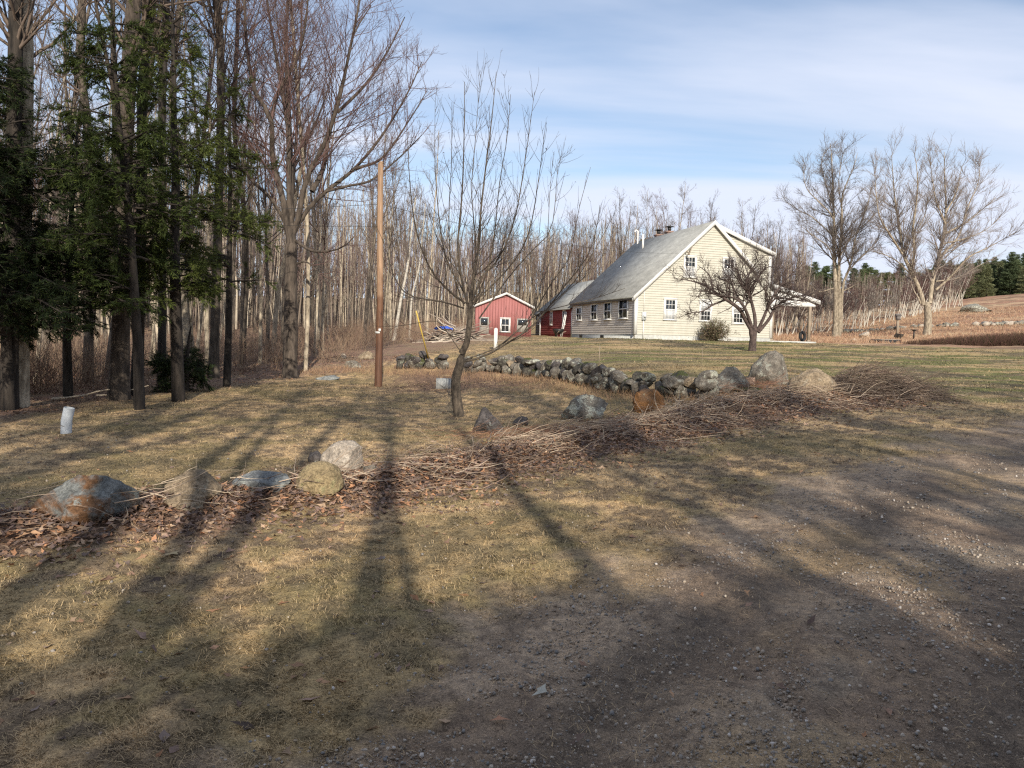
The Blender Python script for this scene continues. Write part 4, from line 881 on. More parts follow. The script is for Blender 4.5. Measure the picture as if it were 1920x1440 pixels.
def grow_forest(name, seed, H, r, crown0, wb, wc, nb=26, n2=170, n3=800, n4=0, spread=.3, lean=0, ang=.75, tw=.007, fork=0, trop=.08):
    rg = np.random.default_rng(seed); root = empty(name, (0, 0, 0), 'x', 'tree')
    n = 12; Pt, Rd = walk(np.zeros((1, 3)), np.array([[lean, rg.normal(0, .02), 1.0]]), np.array([H]), np.array([r]), n, .025, .01, rg, .15)
    Rd[0, 0] *= 1.25; Pt[0, 0, 2] -= .25
    tr = [(Pt, Rd, 8)]
    if fork:
        P2, R2 = spawn(Pt, Rd, fork, .35, .6, .3, .6, 9, .04, .06, rg, .75, tip=.2); tr.append((P2, R2, 6)); PA = [(Pt, Rd), (P2, R2)]
    else: PA = [(Pt, Rd)]
    tube_obj('trunk', tr, wb, root)
    out = []; L1 = []
    for (a_, b_) in PA:
        c = spawn(a_, b_, nb if a_ is Pt else nb, crown0 if a_ is Pt else .25, .97, ang, spread, 7, .10, trop, rg, .42, tw * 1.6, .2); out.append((*c, 4)); L1.append(c)
    p1 = np.concatenate([c[0] for c in L1]); r1 = np.concatenate([c[1] for c in L1])
    c2 = spawn(p1, r1, n2, .2, 1, .6, .42, 5, .13, .06, rg, .5, tw * 1.1, .25); out.append((*c2, 3))
    c3 = spawn(c2[0], c2[1], n3, .15, 1, .6, .5, 4, .15, .07, rg, .6, tw * .75, .3, lmin=.25); out.append((*c3, 3))
    if n4: c4 = spawn(c3[0], c3[1], n4, .2, 1, .6, .6, 3, .1, .08, rg, .6, tw * .6, .3, lmin=.2); out.append((*c4, 3))
    tube_obj('crown', out, wc, root)
    return root
protos = [
 grow_forest('bare_tree', 1, 17, .115, .45, M_bark_light, M_twig, 26, 240, 1500, spread=.20, tw=.0055),
 grow_forest('bare_tree', 2, 18, .145, .42, M_bark, M_twig, 26, 220, 1300, spread=.24, fork=2),
 grow_forest('bare_tree', 3, 16, .09, .5, M_bark_light, M_twig_grey, 20, 160, 900, spread=.18),
 grow_forest('bare_tree', 4, 15, .10, .35, M_bark_light, M_twig_red, 24, 190, 1200, spread=.22, fork=1),
 grow_forest('bare_tree', 5, 13, .07, .3, M_bark_light, M_twig_grey, 22, 140, 800, spread=.2),
 grow_forest('bare_tree', 6, 17, .10, .38, M_bark, M_twig_red, 26, 200, 1300, spread=.24, fork=2)]
for o in protos: o.location = (0, -400, 0)
WOODS = [('straight pale leafless tree in the wood behind the yard', 'leafless trees of the wood'), ('leafless tree of the wooded slope behind the farmhouse and sheds', 'leafless trees behind the house')]
used = [False] * 6
def plant(k, p, sc, rz, g, tilt=(0, 0)):
    o = protos[k]
    if not used[k]:
        used[k] = True; o.location = p; o.rotation_euler = (tilt[0], tilt[1], rz); o.scale = (sc,) * 3; o['label'] = WOODS[g][0]; o['group'] = WOODS[g][1]
    else: o = dup(o, p, rz, sc, WOODS[g][0], WOODS[g][1], tilt)
    return o
rg = np.random.default_rng(101)
placed = []
def tryput(px, Y, mind):
    p = on(px, Y)
    for q in placed:
        if (q[0] - p[0]) ** 2 + (q[1] - p[1]) ** 2 < mind ** 2: return None
    placed.append(p); return p
cnt = 0
while cnt < 130:
    px = rg.uniform(-160, 890); e = np.interp(px, [-160, 0, 300, 500, 620, 700, 800, 890], [17, 19, 21, 29, 33, 40, 48, 66]); Y = e + 45 * rg.random() ** 1.3
    if px > 760: Y = max(Y, 50)
    p = tryput(px, Y, 1.0)
    if p is None: continue
    k = int(rg.choice(6, p=[.24, .12, .24, .16, .16, .08])); s_ = rg.uniform(.6, .95) * np.interp(px, [500, 800, 890], [1.0, .92, .8])
    plant(k, p, s_, rg.uniform(0, 6.28), 0, (rg.normal(0, .06), rg.normal(0, .06))); cnt += 1
cnt = 0
while cnt < 125:
    px = rg.uniform(880, 1520); e = np.interp(px, [880, 1000, 1440, 1520], [74, 82, 84, 88]); Y = e + 30 * rg.random() ** 1.2
    p = tryput(px, Y, 1.3)
    if p is None: continue
    k = int(rg.choice(6, p=[.12, .12, .2, .24, .2, .12])); s_ = rg.uniform(.66, .9) * np.interp(px, [880, 1000, 1180, 1400, 1520], [.97, .92, 1.1, 1.1, .85])
    plant(k, p, s_, rg.uniform(0, 6.28), 1, (rg.normal(0, .03), rg.normal(0, .03))); cnt += 1

# mass of thin far woods behind everything
def far_wood():
    rg = np.random.default_rng(55); n = 2600
    px = np.concatenate([rg.uniform(-200, 1500, n - 350), rg.uniform(1430, 1790, 350)]); Y = np.zeros(n)
    for i in range(n):
        if i < n - 350: e = np.interp(px[i], [-200, 300, 700, 890, 1200, 1500], [50, 55, 72, 100, 105, 105]); Y[i] = e + rg.uniform(0, 45)
        else: Y[i] = np.interp(px[i], [1430, 1600, 1790], [100, 118, 140]) + rg.uniform(0, 40)
    X = (px - 960) / F * Y; Z = T(X, Y); H = np.where(np.arange(n) < n - 350, rg.uniform(9, 14, n) * np.interp(px, [-200, 600, 880, 1000, 1180, 1500], [1.35, 1.25, 1.05, 1.05, 1.2, 1.1]), rg.uniform(4.5, 8, n))
    Pt, Rd = walk(np.stack([X, Y, Z - .3], 1), np.tile([[.02, 0, 1.]], (n, 1)), H, rg.uniform(.05, .12, n), 6, .04, .01, rg, .2)
    t = Tubes(); c = np.array([(.20, .16, .125), (.42, .36, .28), (.28, .23, .18)])[rg.choice(3, n)]; t.add(Pt, Rd, 4, c)
    a_, b_ = spawn(Pt, Rd, 30000, .2, 1, .7, .2, 4, .1, .1, rg, .4, .014, lmin=.8); t.add(a_, b_, 3, np.tile([[.17, .12, .105]], (30000, 1)))
    a_, b_ = spawn(a_, b_, 60000, .2, 1, .6, .6, 3, .1, .1, rg, .5, .010, lmin=.6); t.add(a_, b_, 3, np.tile([[.18, .125, .115]], (60000, 1)))
    return t.mesh('far_wood')
tag(link('far_wood', far_wood(), attr_mat('farwood', .95)), 'distant mass of leafless woodland', 'woodland', kind='stuff')
# undergrowth twigs
def undergrowth():
    rg = np.random.default_rng(56); n = 15000; px = rg.uniform(-200, 900, n); e = np.interp(px, [-200, 0, 300, 480, 620, 700, 800, 900], [15.5, 16.5, 19, 27, 30, 36, 44, 62]); Y = e + 25 * rg.random(n) ** 1.6
    X = (px - 960) / F * Y; cl = fb2(X * .5, Y * .5, 7); k = rg.random(n) < sst(.38, .6, cl); X, Y = X[k], Y[k]; n = len(X)
    t = Tubes(); a_, b_ = walk(np.stack([X, Y, T(X, Y) - .05], 1), np.concatenate([rg.normal(0, .35, (n, 2)), np.ones((n, 1))], 1), rg.uniform(.5, 1.5, n), rg.uniform(.003, .007, n), 4, .12, 0, rg, .4)
    pc = np.array([(.24, .165, .115), (.33, .24, .16), (.20, .12, .09)]); t.add(a_, b_, 3, pc[rg.choice(3, n)])
    a_, b_ = spawn(a_, b_, 24000, .3, 1, .6, .5, 3, .1, .05, rg, .7, .0035, lmin=.25); t.add(a_, b_, 3, pc[rg.choice(3, 24000)]); return t.mesh('undergrowth')
tag(link('undergrowth', undergrowth(), attr_mat('undergr', .95)), 'brown twiggy undergrowth at the wood edge', 'undergrowth', kind='stuff')
# dead grass / weeds by the wall and rusty field tufts
def weeds(xs, ys, h0, h1, pal, seed, r=.0022, sp=.35):
    rg = np.random.default_rng(seed); n = len(xs); t = Tubes(); a_, b_ = walk(np.stack([xs, ys, T(xs, ys) - .03], 1), np.concatenate([rg.normal(0, sp, (n, 2)), np.ones((n, 1))], 1), rg.uniform(h0, h1, n), np.full(n, r) * (1 + ys * .04), 4, .18, -.05, rg, .4)
    t.add(a_, b_, 3, np.array(pal)[rg.choice(len(pal), n)] * rg.uniform(.7, 1.2, (n, 1))); return t
wl = np.array([at(*q)[:2] for q in [(560, 700), (640, 690), (742, 695), (870, 700), (1010, 712), (1190, 748), (1400, 745)]])
x, y, f = along(wl, 5000, lambda f: .45 + 0 * f, rng); t = weeds(x, y - .35, .06, .28, [(.40, .27, .16), (.26, .16, .11), (.34, .22, .13)], 5)
tag(link('dead_weeds', t.mesh('dead_weeds'), attr_mat('weeds', .9)), 'dead weeds along the foot of the wall', 'weeds', kind='stuff')
px_ = rng.uniform(1440, 1990, 16000); Y_ = rng.uniform(50, 120, 16000) ; X_ = (px_ - 960) / F * Y_; t = weeds(X_, Y_, .15, .45, [(.34, .20, .13), (.46, .32, .20), (.28, .16, .10), (.40, .26, .17)], 6, .006, .5)
tag(link('field_growth', t.mesh('field_growth'), attr_mat('fieldg', .9)), 'rusty low growth covering the field', 'field growth', kind='stuff')
# dark low hedge at the lawn edge, right
def hedge():
    n = 14000; px = rng.uniform(1692, 2050, n); Y = rng.uniform(50, 55, n) + np.interp(px, [1692, 1920], [0, -1]); X = (px - 960) / F * Y
    h = np.interp(px, [1692, 1760, 1920, 2050], [.25, .5, .95, 1.2]) * rng.uniform(.5, 1.15, n)
    t = Tubes(); a_, b_ = walk(np.stack([X, Y, T(X, Y) - .05], 1), np.concatenate([rng.normal(0, .5, (n, 2)), np.ones((n, 1))], 1), h, np.full(n, .009), 3, .2, 0, rng, .5)
    t.add(a_, b_, 3, np.array([(.07, .035, .03), (.05, .04, .02), (.10, .055, .04)])[rng.choice(3, n)]); return t.mesh('hedge')
tag(link('low_hedge', hedge(), attr_mat('hedge', .9)), 'low dark tangled hedge along the back edge of the lawn at right', 'hedge')

# birches, right, leaning
b0 = grow_forest('birch_tree', 21, 6.5, .055, .45, M_birch, M_twig_red, 18, 120, 700, spread=.24, lean=.0, tw=.009)
b1 = grow_forest('birch_tree', 22, 5.6, .045, .4, M_birch, M_twig_grey, 18, 120, 700, spread=.24, lean=.0, tw=.009)
b2 = grow_forest('birch_tree', 23, 5.0, .06, .35, M_birch, M_twig_red, 18, 120, 700, spread=.28, lean=.0, tw=.009, fork=1)
rg = np.random.default_rng(77); bl = ('slender white birch leaning right at the far edge of the rusty field', 'white birches along the field edge')
for i in range(118):
    px = rg.uniform(1425, 1805); Y = np.interp(px, [1425, 1500, 1600, 1700, 1800], [72, 82, 93, 108, 128]) + 10 * rg.random() ** 1.5; p = on(px, Y); src = (b0, b1, b2)[i % 3]; s_ = rg.uniform(.75, 1.1) * Y / 95
    tl = (rg.normal(0, .06), rg.normal(.15, .17) if px > 1500 else rg.normal(.08, .14))
    if i < 3: src.location = p; src.scale = (s_,) * 3; src.rotation_euler = (tl[0], tl[1], 0); src['label'], src['group'] = bl
    else: dup(src, p, 0, (s_, s_, s_), bl[0], bl[1], tl)

# conifers far right and behind
def conifer(name, seed, H, R, nb, nf, col, mat):
    rg = np.random.default_rng(seed); root = empty(name, (0, 0, 0), 'x', 'tree')
    tr = walk(np.zeros((1, 3)) - [0, 0, .3], np.array([[0, 0, 1.]]), np.array([H + .3]), np.array([H * .016]), 8, .01, .02, rg, .1); tube_obj('trunk', [(*tr, 6)], M_bark_dark, root)
    h = rg.uniform(.08, 1, nb) ** .9; a_ = rg.uniform(0, 2 * PI, nb); L = R * (1.05 - h) ** .75 * rg.uniform(.55, 1.15, nb)
    t = rg.random(nf); k = rg.integers(0, nb, nf); rr = L[k] * np.sqrt(t) ; x = np.cos(a_[k]) * rr + rg.normal(0, .12 * R, nf); y = np.sin(a_[k]) * rr + rg.normal(0, .12 * R, nf)
    z = h[k] * H + .12 * rr + rg.normal(0, .05 * R, nf); sz = R * rg.uniform(.05, .12, nf)
    d = nrm(np.stack([x + rg.normal(0, .4, nf), y + rg.normal(0, .4, nf), rg.normal(.4, .5, nf)], 1)); s = nrm(np.cross(d, rg.normal(0, 1, (nf, 3))))
    p = np.stack([x, y, z], 1); V = np.stack([p - s * sz[:, None] * .3, p + s * sz[:, None] * .3, p + d * sz[:, None] * 1.5], 1).reshape(-1, 3)
    C = np.repeat(np.array(col) * rg.uniform(.6, 1.5, (nf, 1)), 3, 0); link('crown', mesh_from('crown', V, [np.arange(nf * 3).reshape(-1, 3)], False, C), mat, root); return root
M_need = attr_mat('needles', .8, .15, .3, 8)
c0 = conifer('conifer_tree', 31, 10, 1.9, 90, 9000, (.10, .13, .06), M_need); c1 = conifer('conifer_tree', 32, 9, 2.2, 80, 9000, (.14, .15, .075), M_need); c2 = conifer('conifer_tree', 33, 11, 2.0, 90, 9000, (.085, .11, .055), M_need)
cl = ('dark green conifer in the tree line on the ridge at right', 'conifers on the far ridge'); rg = np.random.default_rng(78)
for i in range(150):
    if i < 90: px = rg.uniform(1775, 1990); Y = 172 + rg.uniform(0, 45)
    else: px = rg.uniform(1500, 1850); Y = np.interp(px, [1500, 1850], [165, 195]) + rg.uniform(0, 40)
    p = on(px, Y); src = (c0, c1, c2)[i % 3]
    ty = np.interp(px, [1500, 1600, 1700, 1760, 1800, 1860, 1920], [504, 506, 508, 503, 497, 491, 486]) + rg.uniform(-8, 14); topz = P(px, ty, Y)[2]; s_ = max((topz - p[2]) / 10, .35)
    if i < 3: src.location = p; src.scale = (s_,) * 3; src['label'], src['group'] = cl
    else: dup(src, p, rg.uniform(0, 6), (s_ * rg.uniform(.9, 1.3),) * 2 + (s_,), cl[0], cl[1])
pn = conifer('pine_tree', 35, 12.5, 2.6, 60, 7000, (.16, .14, .05), M_need); pn.location = on(1205, 90); pn.scale = (.85,) * 3; tag(pn, 'olive pine standing among bare trees left of the chimneys', 'tree')

# big traced trees
def traced(name, label, Y, limbs, mat_t, mat_c, lv, seed, jit=.06, trunk=None, cat='tree', tw=.006, mn=14):
    """limbs: (pixel points, r0, r1, depth drift)"""
    rg = np.random.default_rng(seed); p0 = trunk[0][0][0]; base = at(*p0); Y0 = base[1]
    root = empty(name, base, label, cat); s = []; tp, tr_ = [], []
    for pts, ra, rb in trunk:
        w3 = [P(a, b, Y0 + (0 if i == 0 else 0)) - base for i, (a, b) in enumerate(pts)]; w3[0] = w3[0] - np.array([0, 0, .15]) if pts[0] == p0 else w3[0]
        a_, b_ = resamp(w3, (ra, rb), mn); b_[-1] *= .35
        if pts[0] == p0: b_[0] *= 1.35; b_[1] *= 1.1
        tp.append(a_); tr_.append(b_)
    t1 = (np.array(tp), np.array(tr_)); tube_obj('trunk', [(*t1, 10)], mat_t, root)
    lp, lr_ = [], []
    for pts, ra, rb, dr in limbs:
        n = len(pts); L = sum(math.hypot(pts[i + 1][0] - pts[i][0], pts[i + 1][1] - pts[i][1]) for i in range(n - 1)) * Y0 / F; acc = 0; w3 = []
        for i, (a, b) in enumerate(pts):
            if i: acc += math.hypot(pts[i][0] - pts[i - 1][0], pts[i][1] - pts[i - 1][1]) * Y0 / F
            w3.append(P(a, b, Y0 + dr * acc + (rg.normal(0, jit) if i > 1 else 0)) - base)
        a_, b_ = resamp(w3, (ra, rb), mn); lp.append(a_); lr_.append(b_)
    LP, LRd = np.array(lp), np.array(lr_); tube_obj('limbs', [(LP, LRd, 8)], mat_t, root)
    out = []; cur = (LP, LRd)
    for (cnt, t0, ang, lf, n, wob, trop, rr, rm, upb, lmin) in lv:
        c = spawn(cur[0], cur[1], cnt, t0, 1, ang, lf, n, wob, trop, rg, rr, rm, .22, upb, lmin=lmin); out.append((*c, 3 if rm < .008 else 5)); cur = c
    tube_obj('twigs', out, mat_c, root)
    return root, out, base
def sc5(l): return [(700 + x / 2.117, 120 + y / 2.117) for x, y in l]
AP = [
 (sc5([(340,1185),(440,1160),(560,1090),(620,1050),(700,960),(760,880),(840,780),(880,680),(900,560)]), .036, .005, -.15),
 (sc5([(372,1170),(500,1120),(640,1000),(760,960),(880,930),(1000,890)]), .022, .004, .25),
 (sc5([(350,1180),(372,1120),(380,1040),(383,960),(395,850),(415,760),(425,600),(445,420),(470,220),(488,30)]), .055, .004, .05),
 (sc5([(375,960),(350,850),(335,720),(352,520),(360,300),(362,70)]), .04, .004, -.12),
 (sc5([(365,950),(300,900),(230,820),(180,700),(155,570),(140,400),(135,270)]), .035, .004, -.2),
 (sc5([(360,970),(280,945),(150,920),(90,860),(45,720),(10,640)]), .028, .004, .18),
 (sc5([(372,930),(330,850),(290,780),(262,620),(245,400),(245,160)]), .028, .003, .3),
 (sc5([(380,970),(440,830),(500,770),(560,620),(600,400),(640,110)]), .032, .003, .12),
 (sc5([(395,950),(470,880),(560,780),(620,660),(660,430),(685,230)]), .028, .003, -.22),
 (sc5([(420,1010),(550,830),(650,720),(710,640),(735,380),(752,370)]), .025, .003, .28),
 (sc5([(392,960),(440,860),(478,700),(500,480),(530,300),(545,120)]), .025, .003, -.3),
 (sc5([(600,1060),(700,880),(780,760),(815,580),(862,410)]), .022, .003, .1),
 (sc5([(700,960),(800,860),(900,700),(960,590)]), .018, .003, -.2),
 (sc5([(345,1140),(290,1060),(250,1020),(100,1040),(0,1040)]), .015, .003, -.25),
 (sc5([(380,1000),(400,900),(405,700),(390,500),(405,300),(425,40)]), .025, .003, .38),
 (sc5([(360,960),(310,800),(300,600),(310,400),(312,150)]), .022, .003, -.4),
 (sc5([(330,1330),(300,1310),(280,1280)]), .01, .002, -.3), (sc5([(355,1330),(385,1310),(400,1290)]), .008, .002, .2),
 (sc5([(500,1120),(620,1010),(660,900),(690,700),(700,520),(715,350)]), .018, .003, .45),
 (sc5([(620,1050),(770,900),(870,820),(940,700),(965,600)]), .016, .003, .4)]
ap, apo, apb = traced('young_tree', 'leafless young tree with upright whips in the middle of the yard', 15, [(a, b * .62, c * 1.1, d) for a, b, c, d in AP], M_apple, M_twig_dark,
  [(330, .12, .65, .26, 8, .06, .14, .42, .0047, .7, .3), (650, .1, .6, .45, 5, .08, .10, .6, .0036, .3, .12), (500, .2, .6, .4, 3, .08, .08, .7, .0022, .2, .06)], 61, .05,
  trunk=[(sc5([(345,1398),(330,1320),(328,1250),(345,1190),(350,1150)]), .112, .085), (sc5([(350,1150),(372,1100),(384,1000),(385,940)]), .068, .05)])
tipsP = apo[0][0][:, -1]; k = rng.choice(len(tipsP), 26, replace=False); tp_ = tipsP[k]; n = 26
V, Tr, C = leaves(np.zeros(n), np.zeros(n), rng.uniform(.02, .035, n), np.zeros(n), 44, [(.10, .06, .045)], 1.0); V = V.reshape(n, 9, 3); V = V - V[:, 8:9] + tp_[:, None]
link('withered_leaves', mesh_from('withered_leaves', V.reshape(-1, 3), [Tr], False, C), M_leaf, ap)

def sc2(l): return [(1130 + x / 4.8, 400 + y / 4.8) for x, y in l]
OA = [
 (sc2([(1345,1060),(1280,950),(1230,860),(1100,770),(1000,700),(900,640),(760,600),(660,590)]), .10, .015, -.1),
 (sc2([(1100,780),(1000,820),(900,880),(760,900)]), .045, .012, -.4),
 (sc2([(1000,700),(960,560),(900,500),(860,470)]), .04, .01, .3),
 (sc2([(1350,1050),(1310,930),(1260,820),(1180,760),(1040,740),(900,690),(860,760)]), .08, .014, -.3),
 (sc2([(1240,800),(1190,700),(1150,600),(1100,540),(1080,470)]), .05, .012, .4),
 (sc2([(1370,1050),(1370,930),(1330,760),(1300,620),(1330,520),(1400,430),(1460,380)]), .09, .012, .1),
 (sc2([(1330,700),(1420,540),(1500,480),(1600,500)]), .05, .012, .3),
 (sc2([(1390,1060),(1440,960),(1480,860),(1550,720),(1650,600),(1760,480),(1800,420)]), .08, .012, -.15),
 (sc2([(1400,1070),(1500,950),(1560,840),(1700,760),(1860,730),(1940,700)]), .085, .012, .15),
 (sc2([(1330,760),(1240,600),(1210,500),(1180,420)]), .045, .01, -.3),
 (sc2([(1140,760),(1140,640),(1090,600),(1000,560)]), .04, .01, .2),
 (sc2([(1480,860),(1540,780),(1600,760),(1740,780),(1840,800)]), .04, .01, -.5),
 (sc2([(1350,740),(1440,690),(1510,620)]), .04, .01, -.4)]
traced('old_apple_tree', 'dark gnarled old apple tree spreading low before the gable', 33, OA, M_old_apple, M_old_apple,
  [(230, .2, .8, .38, 7, .2, .05, .5, .014, .4, .5), (1000, .1, .8, .5, 5, .2, .07, .5, .008, .3, .3), (3800, .1, .7, .6, 4, .15, .06, .6, .0055, .2, .25)], 62, .2,
  trunk=[(sc2([(1345,1240),(1352,1150),(1365,1050),(1368,1000)]), .18, .11), (sc2([(1352,1120),(1340,1080),(1335,1040),(1322,1010)]), .13, .08)])
def sc4(l): return [(400 + x / 1.894, y / 1.894) for x, y in l]
MP = [
 (sc4([(272,860),(265,800),(245,700),(210,560),(205,420),(150,330),(120,180),(110,0),(100,-200)]), .12, .02, -.1),
 (sc4([(274,820),(268,620),(265,450),(240,300),(190,0),(170,-180)]), .11, .02, .15),
 (sc4([(276,800),(275,600),(270,440),(258,200),(265,0),(280,-250)]), .11, .02, .3),
 (sc4([(284,830),(305,760),(330,640),(390,520),(440,380),(480,200),(520,0),(540,-150)]), .10, .02, -.15),
 (sc4([(290,820),(330,750),(400,680),(500,600),(600,480),(690,330),(740,220)]), .085, .015, .1),
 (sc4([(350,680),(390,600),(410,480),(440,360),(470,250),(500,120),(560,20)]), .09, .02, .4),
 (sc4([(285,850),(350,890),(420,890),(470,870),(500,840)]), .06, .015, -.4),
 (sc4([(262,800),(200,700),(120,620),(90,500),(60,400)]), .07, .02, -.3),
 (sc4([(440,400),(540,300),(620,180),(680,60)]), .06, .015, .1),
 (sc4([(285,940),(330,930),(375,970),(400,1010)]), .04, .01, -.3),
 (sc4([(400,680),(480,660),(560,640),(660,560),(740,480)]), .05, .012, -.2),
 (sc4([(205,430),(230,330),(300,200),(330,60),(340,-100)]), .07, .02, -.2),
 (sc4([(500,600),(600,560),(700,420),(760,320)]), .05, .012, .3)]
traced('maple_tree', 'big leafless maple with reddish buds and wide crown left of the pole', 25, MP, M_bark_mid, M_twig_red,
  [(340, .15, .7, .42, 8, .09, .04, .26, .012, .3, .8), (1700, .1, .6, .5, 6, .12, .07, .45, .006, .2, .45), (6500, .1, .6, .55, 4, .12, .08, .6, .0042, .2, .25), (11000, .3, .6, .5, 3, .1, .1, .8, .0036, .2, .12)], 63, .15,
  trunk=[(sc4([(272,1340),(275,1150),(275,1000),(278,840)]), .25, .2), (sc4([(278,900),(276,840),(278,790)]), .19, .13)], mn=18)
def sc6(l): return [(1400 + x / 3.13, 240 + y / 3.13) for x, y in l]
F1 = [
 (sc6([(520,900),(512,700),(512,540),(505,350),(500,200),(490,90)]), .22, .02, .1),
 (sc6([(540,900),(545,740),(560,560),(560,400),(620,250),(650,150)]), .17, .02, -.15),
 (sc6([(515,560),(490,500),(420,430),(350,350),(330,230)]), .08, .02, -.3),
 (sc6([(515,640),(450,580),(380,520),(300,480),(200,410)]), .08, .015, .3),
 (sc6([(520,820),(480,700),(400,640),(300,560)]), .08, .015, -.2),
 (sc6([(570,900),(610,800),(640,640),(700,480),(740,330)]), .13, .02, .2),
 (sc6([(580,860),(650,780),(740,690),(820,600)]), .08, .015, -.3),
 (sc6([(545,760),(600,660),(700,560),(790,470)]), .08, .015, .4),
 (sc6([(505,450),(470,350),(440,200),(470,110)]), .06, .015, .3),
 (sc6([(560,480),(540,330),(560,180),(580,120)]), .06, .015, -.3),
 (sc6([(560,960),(620,930),(660,900)]), .06, .015, -.3), (sc6([(510,940),(430,960),(380,930)]), .05, .012, -.3)]
traced('field_tree', 'left of two tall leafless trees standing in the rusty field, three close stems', 75, F1, M_bark_light, M_twig_grey,
  [(300, .12, .7, .25, 7, .07, .05, .35, .02, .2, 1.6), (1900, .1, .6, .5, 5, .10, .06, .5, .011, .2, .9), (7500, .1, .6, .6, 4, .1, .07, .6, .008, .2, .6)], 64, .4,
  trunk=[(sc6([(518,1225),(522,1100),(521,880)]), .30, .19), (sc6([(542,1225),(542,1080),(541,880)]), .24, .16), (sc6([(552,1200),(558,1000),(573,880)]), .2, .12)])
F2 = [
 (sc6([(1040,1040),(1015,950),(970,850),(920,740),(900,600),(870,420),(860,300),(850,160)]), .22, .02, .1),
 (sc6([(965,840),(985,720),(975,600),(1000,400),(1000,250),(985,160)]), .15, .02, -.2),
 (sc6([(1075,1030),(1090,900),(1120,780),(1160,600),(1170,440),(1160,280),(1160,140)]), .22, .02, .1),
 (sc6([(1110,950),(1200,870),(1300,760),(1420,700),(1580,610)]), .12, .015, -.2),
 (sc6([(1110,900),(1240,880),(1340,820),(1420,780)]), .07, .015, .3),
 (sc6([(1130,760),(1240,640),(1300,460),(1360,320),(1370,200)]), .11, .02, .3),
 (sc6([(1160,620),(1280,560),(1380,480),(1470,400)]), .09, .015, -.3),
 (sc6([(1150,680),(1280,650),(1400,600),(1490,520)]), .08, .015, .2),
 (sc6([(915,740),(850,640),(780,520),(760,380),(750,260)]), .11, .02, -.3),
 (sc6([(965,860),(880,780),(800,740),(720,720)]), .08, .015, .2),
 (sc6([(1165,500),(1230,380),(1260,240),(1290,180)]), .08, .015, .3),
 (sc6([(1165,560),(1110,420),(1090,300),(1080,200)]), .08, .015, -.2),
 (sc6([(1020,1030),(1010,1000),(985,960),(960,900)]), .08, .015, -.3),
 (sc6([(1000,600),(1050,500),(1060,400)]), .05, .012, .2)]
traced('field_tree', 'right of two tall leafless field trees, forking low into a very wide crown', 72, F2, M_bark_light, M_twig_grey,
  [(340, .12, .6, .27, 7, .06, .05, .35, .02, .2, 1.6), (2200, .1, .5, .5, 5, .08, .05, .5, .011, .2, .9), (9000, .1, .5, .6, 4, .1, .06, .6, .008, .2, .6)], 65, .4,
  trunk=[(sc6([(1058,1215),(1065,1120),(1058,1020)]), .38, .3)])

# tall foreground trunks at left
def tall(px_pts, r_a, r_b, label, seed, mat_t=M_bark, mat_c=M_twig, name='tall_tree', nb=40, c0=.5, base=None, Y=None, ext=5.5):
    rg = np.random.default_rng(seed); r_a *= .74; r_b *= .78
    if Y: b_ = on(px_pts[0][0], Y)
    else: b_ = at(*px_pts[0])
    Y0 = b_[1]; w3 = [np.zeros(3) - [0, 0, .2]] + [P(a, b, Y0) - b_ for a, b in px_pts[1:]]; last = w3[-1] + (w3[-1] - w3[-2]) / np.linalg.norm(w3[-1] - w3[-2]) * ext; w3.append(last)
    Pt, Rd = resamp(w3, (r_a, r_b), 20); Rd[0] *= 1.35; Rd[1] *= 1.12; root = empty(name, b_, label, 'tree'); tr = [(Pt[None], Rd[None], 12)]; tube_obj('trunk', tr, mat_t, root)
    c1_ = spawn(Pt[None], Rd[None], nb, c0, .98, .75, .18, 8, .1, .09, rg, .3, .012, .25); c2_ = spawn(*c1_, nb * 6, .15, 1, .6, .45, 5, .12, .07, rg, .5, .007, .25, lmin=.4); c3_ = spawn(*c2_, nb * 22, .15, 1, .6, .5, 4, .12, .07, rg, .6, .0045, .25, lmin=.2)
    tube_obj('crown', [(*c1_, 5), (*c2_, 3), (*c3_, 3)], mat_c, root); return root
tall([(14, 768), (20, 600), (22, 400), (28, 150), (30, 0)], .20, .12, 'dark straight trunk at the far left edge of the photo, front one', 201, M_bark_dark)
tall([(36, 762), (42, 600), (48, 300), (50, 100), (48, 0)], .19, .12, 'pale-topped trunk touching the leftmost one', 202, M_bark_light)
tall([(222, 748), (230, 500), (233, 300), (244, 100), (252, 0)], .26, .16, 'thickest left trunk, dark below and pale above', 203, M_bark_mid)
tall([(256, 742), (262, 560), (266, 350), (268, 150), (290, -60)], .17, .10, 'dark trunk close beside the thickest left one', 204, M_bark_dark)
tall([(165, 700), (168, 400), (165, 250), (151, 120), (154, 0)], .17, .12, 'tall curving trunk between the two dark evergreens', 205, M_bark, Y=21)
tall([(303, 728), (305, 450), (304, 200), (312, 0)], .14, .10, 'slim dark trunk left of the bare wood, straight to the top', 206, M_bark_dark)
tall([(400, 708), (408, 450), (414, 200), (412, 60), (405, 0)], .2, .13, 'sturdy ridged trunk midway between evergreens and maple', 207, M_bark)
tall([(352, 700), (340, 450), (322, 200), (338, 0)], .13, .09, 'slightly leaning pale trunk behind the evergreens', 208, M_bark_light, Y=24)
tall([(572, 700), (578, 560), (575, 400), (560, 200)], .10, .07, 'slim pale trunk directly behind the big maple', 209, M_bark_light, Y=27.5)
tall([(455, 690), (462, 450), (440, 250), (445, 60)], .13, .09, 'grey trunk just left of the big maple', 210, M_bark, Y=30)
tall([(738, 652), (752, 560), (764, 500), (772, 430)], .15, .04, 'white birch standing right of the pole, left of a pair', 211, M_birch, M_twig_grey, 'birch_tree', nb=18, Y=46, ext=2)
tall([(768, 648), (772, 560), (786, 500), (792, 440)], .11, .03, 'white birch standing right of the pole, leaning right one of a pair', 212, M_birch, M_twig_grey, 'birch_tree', nb=18, Y=48, ext=2)
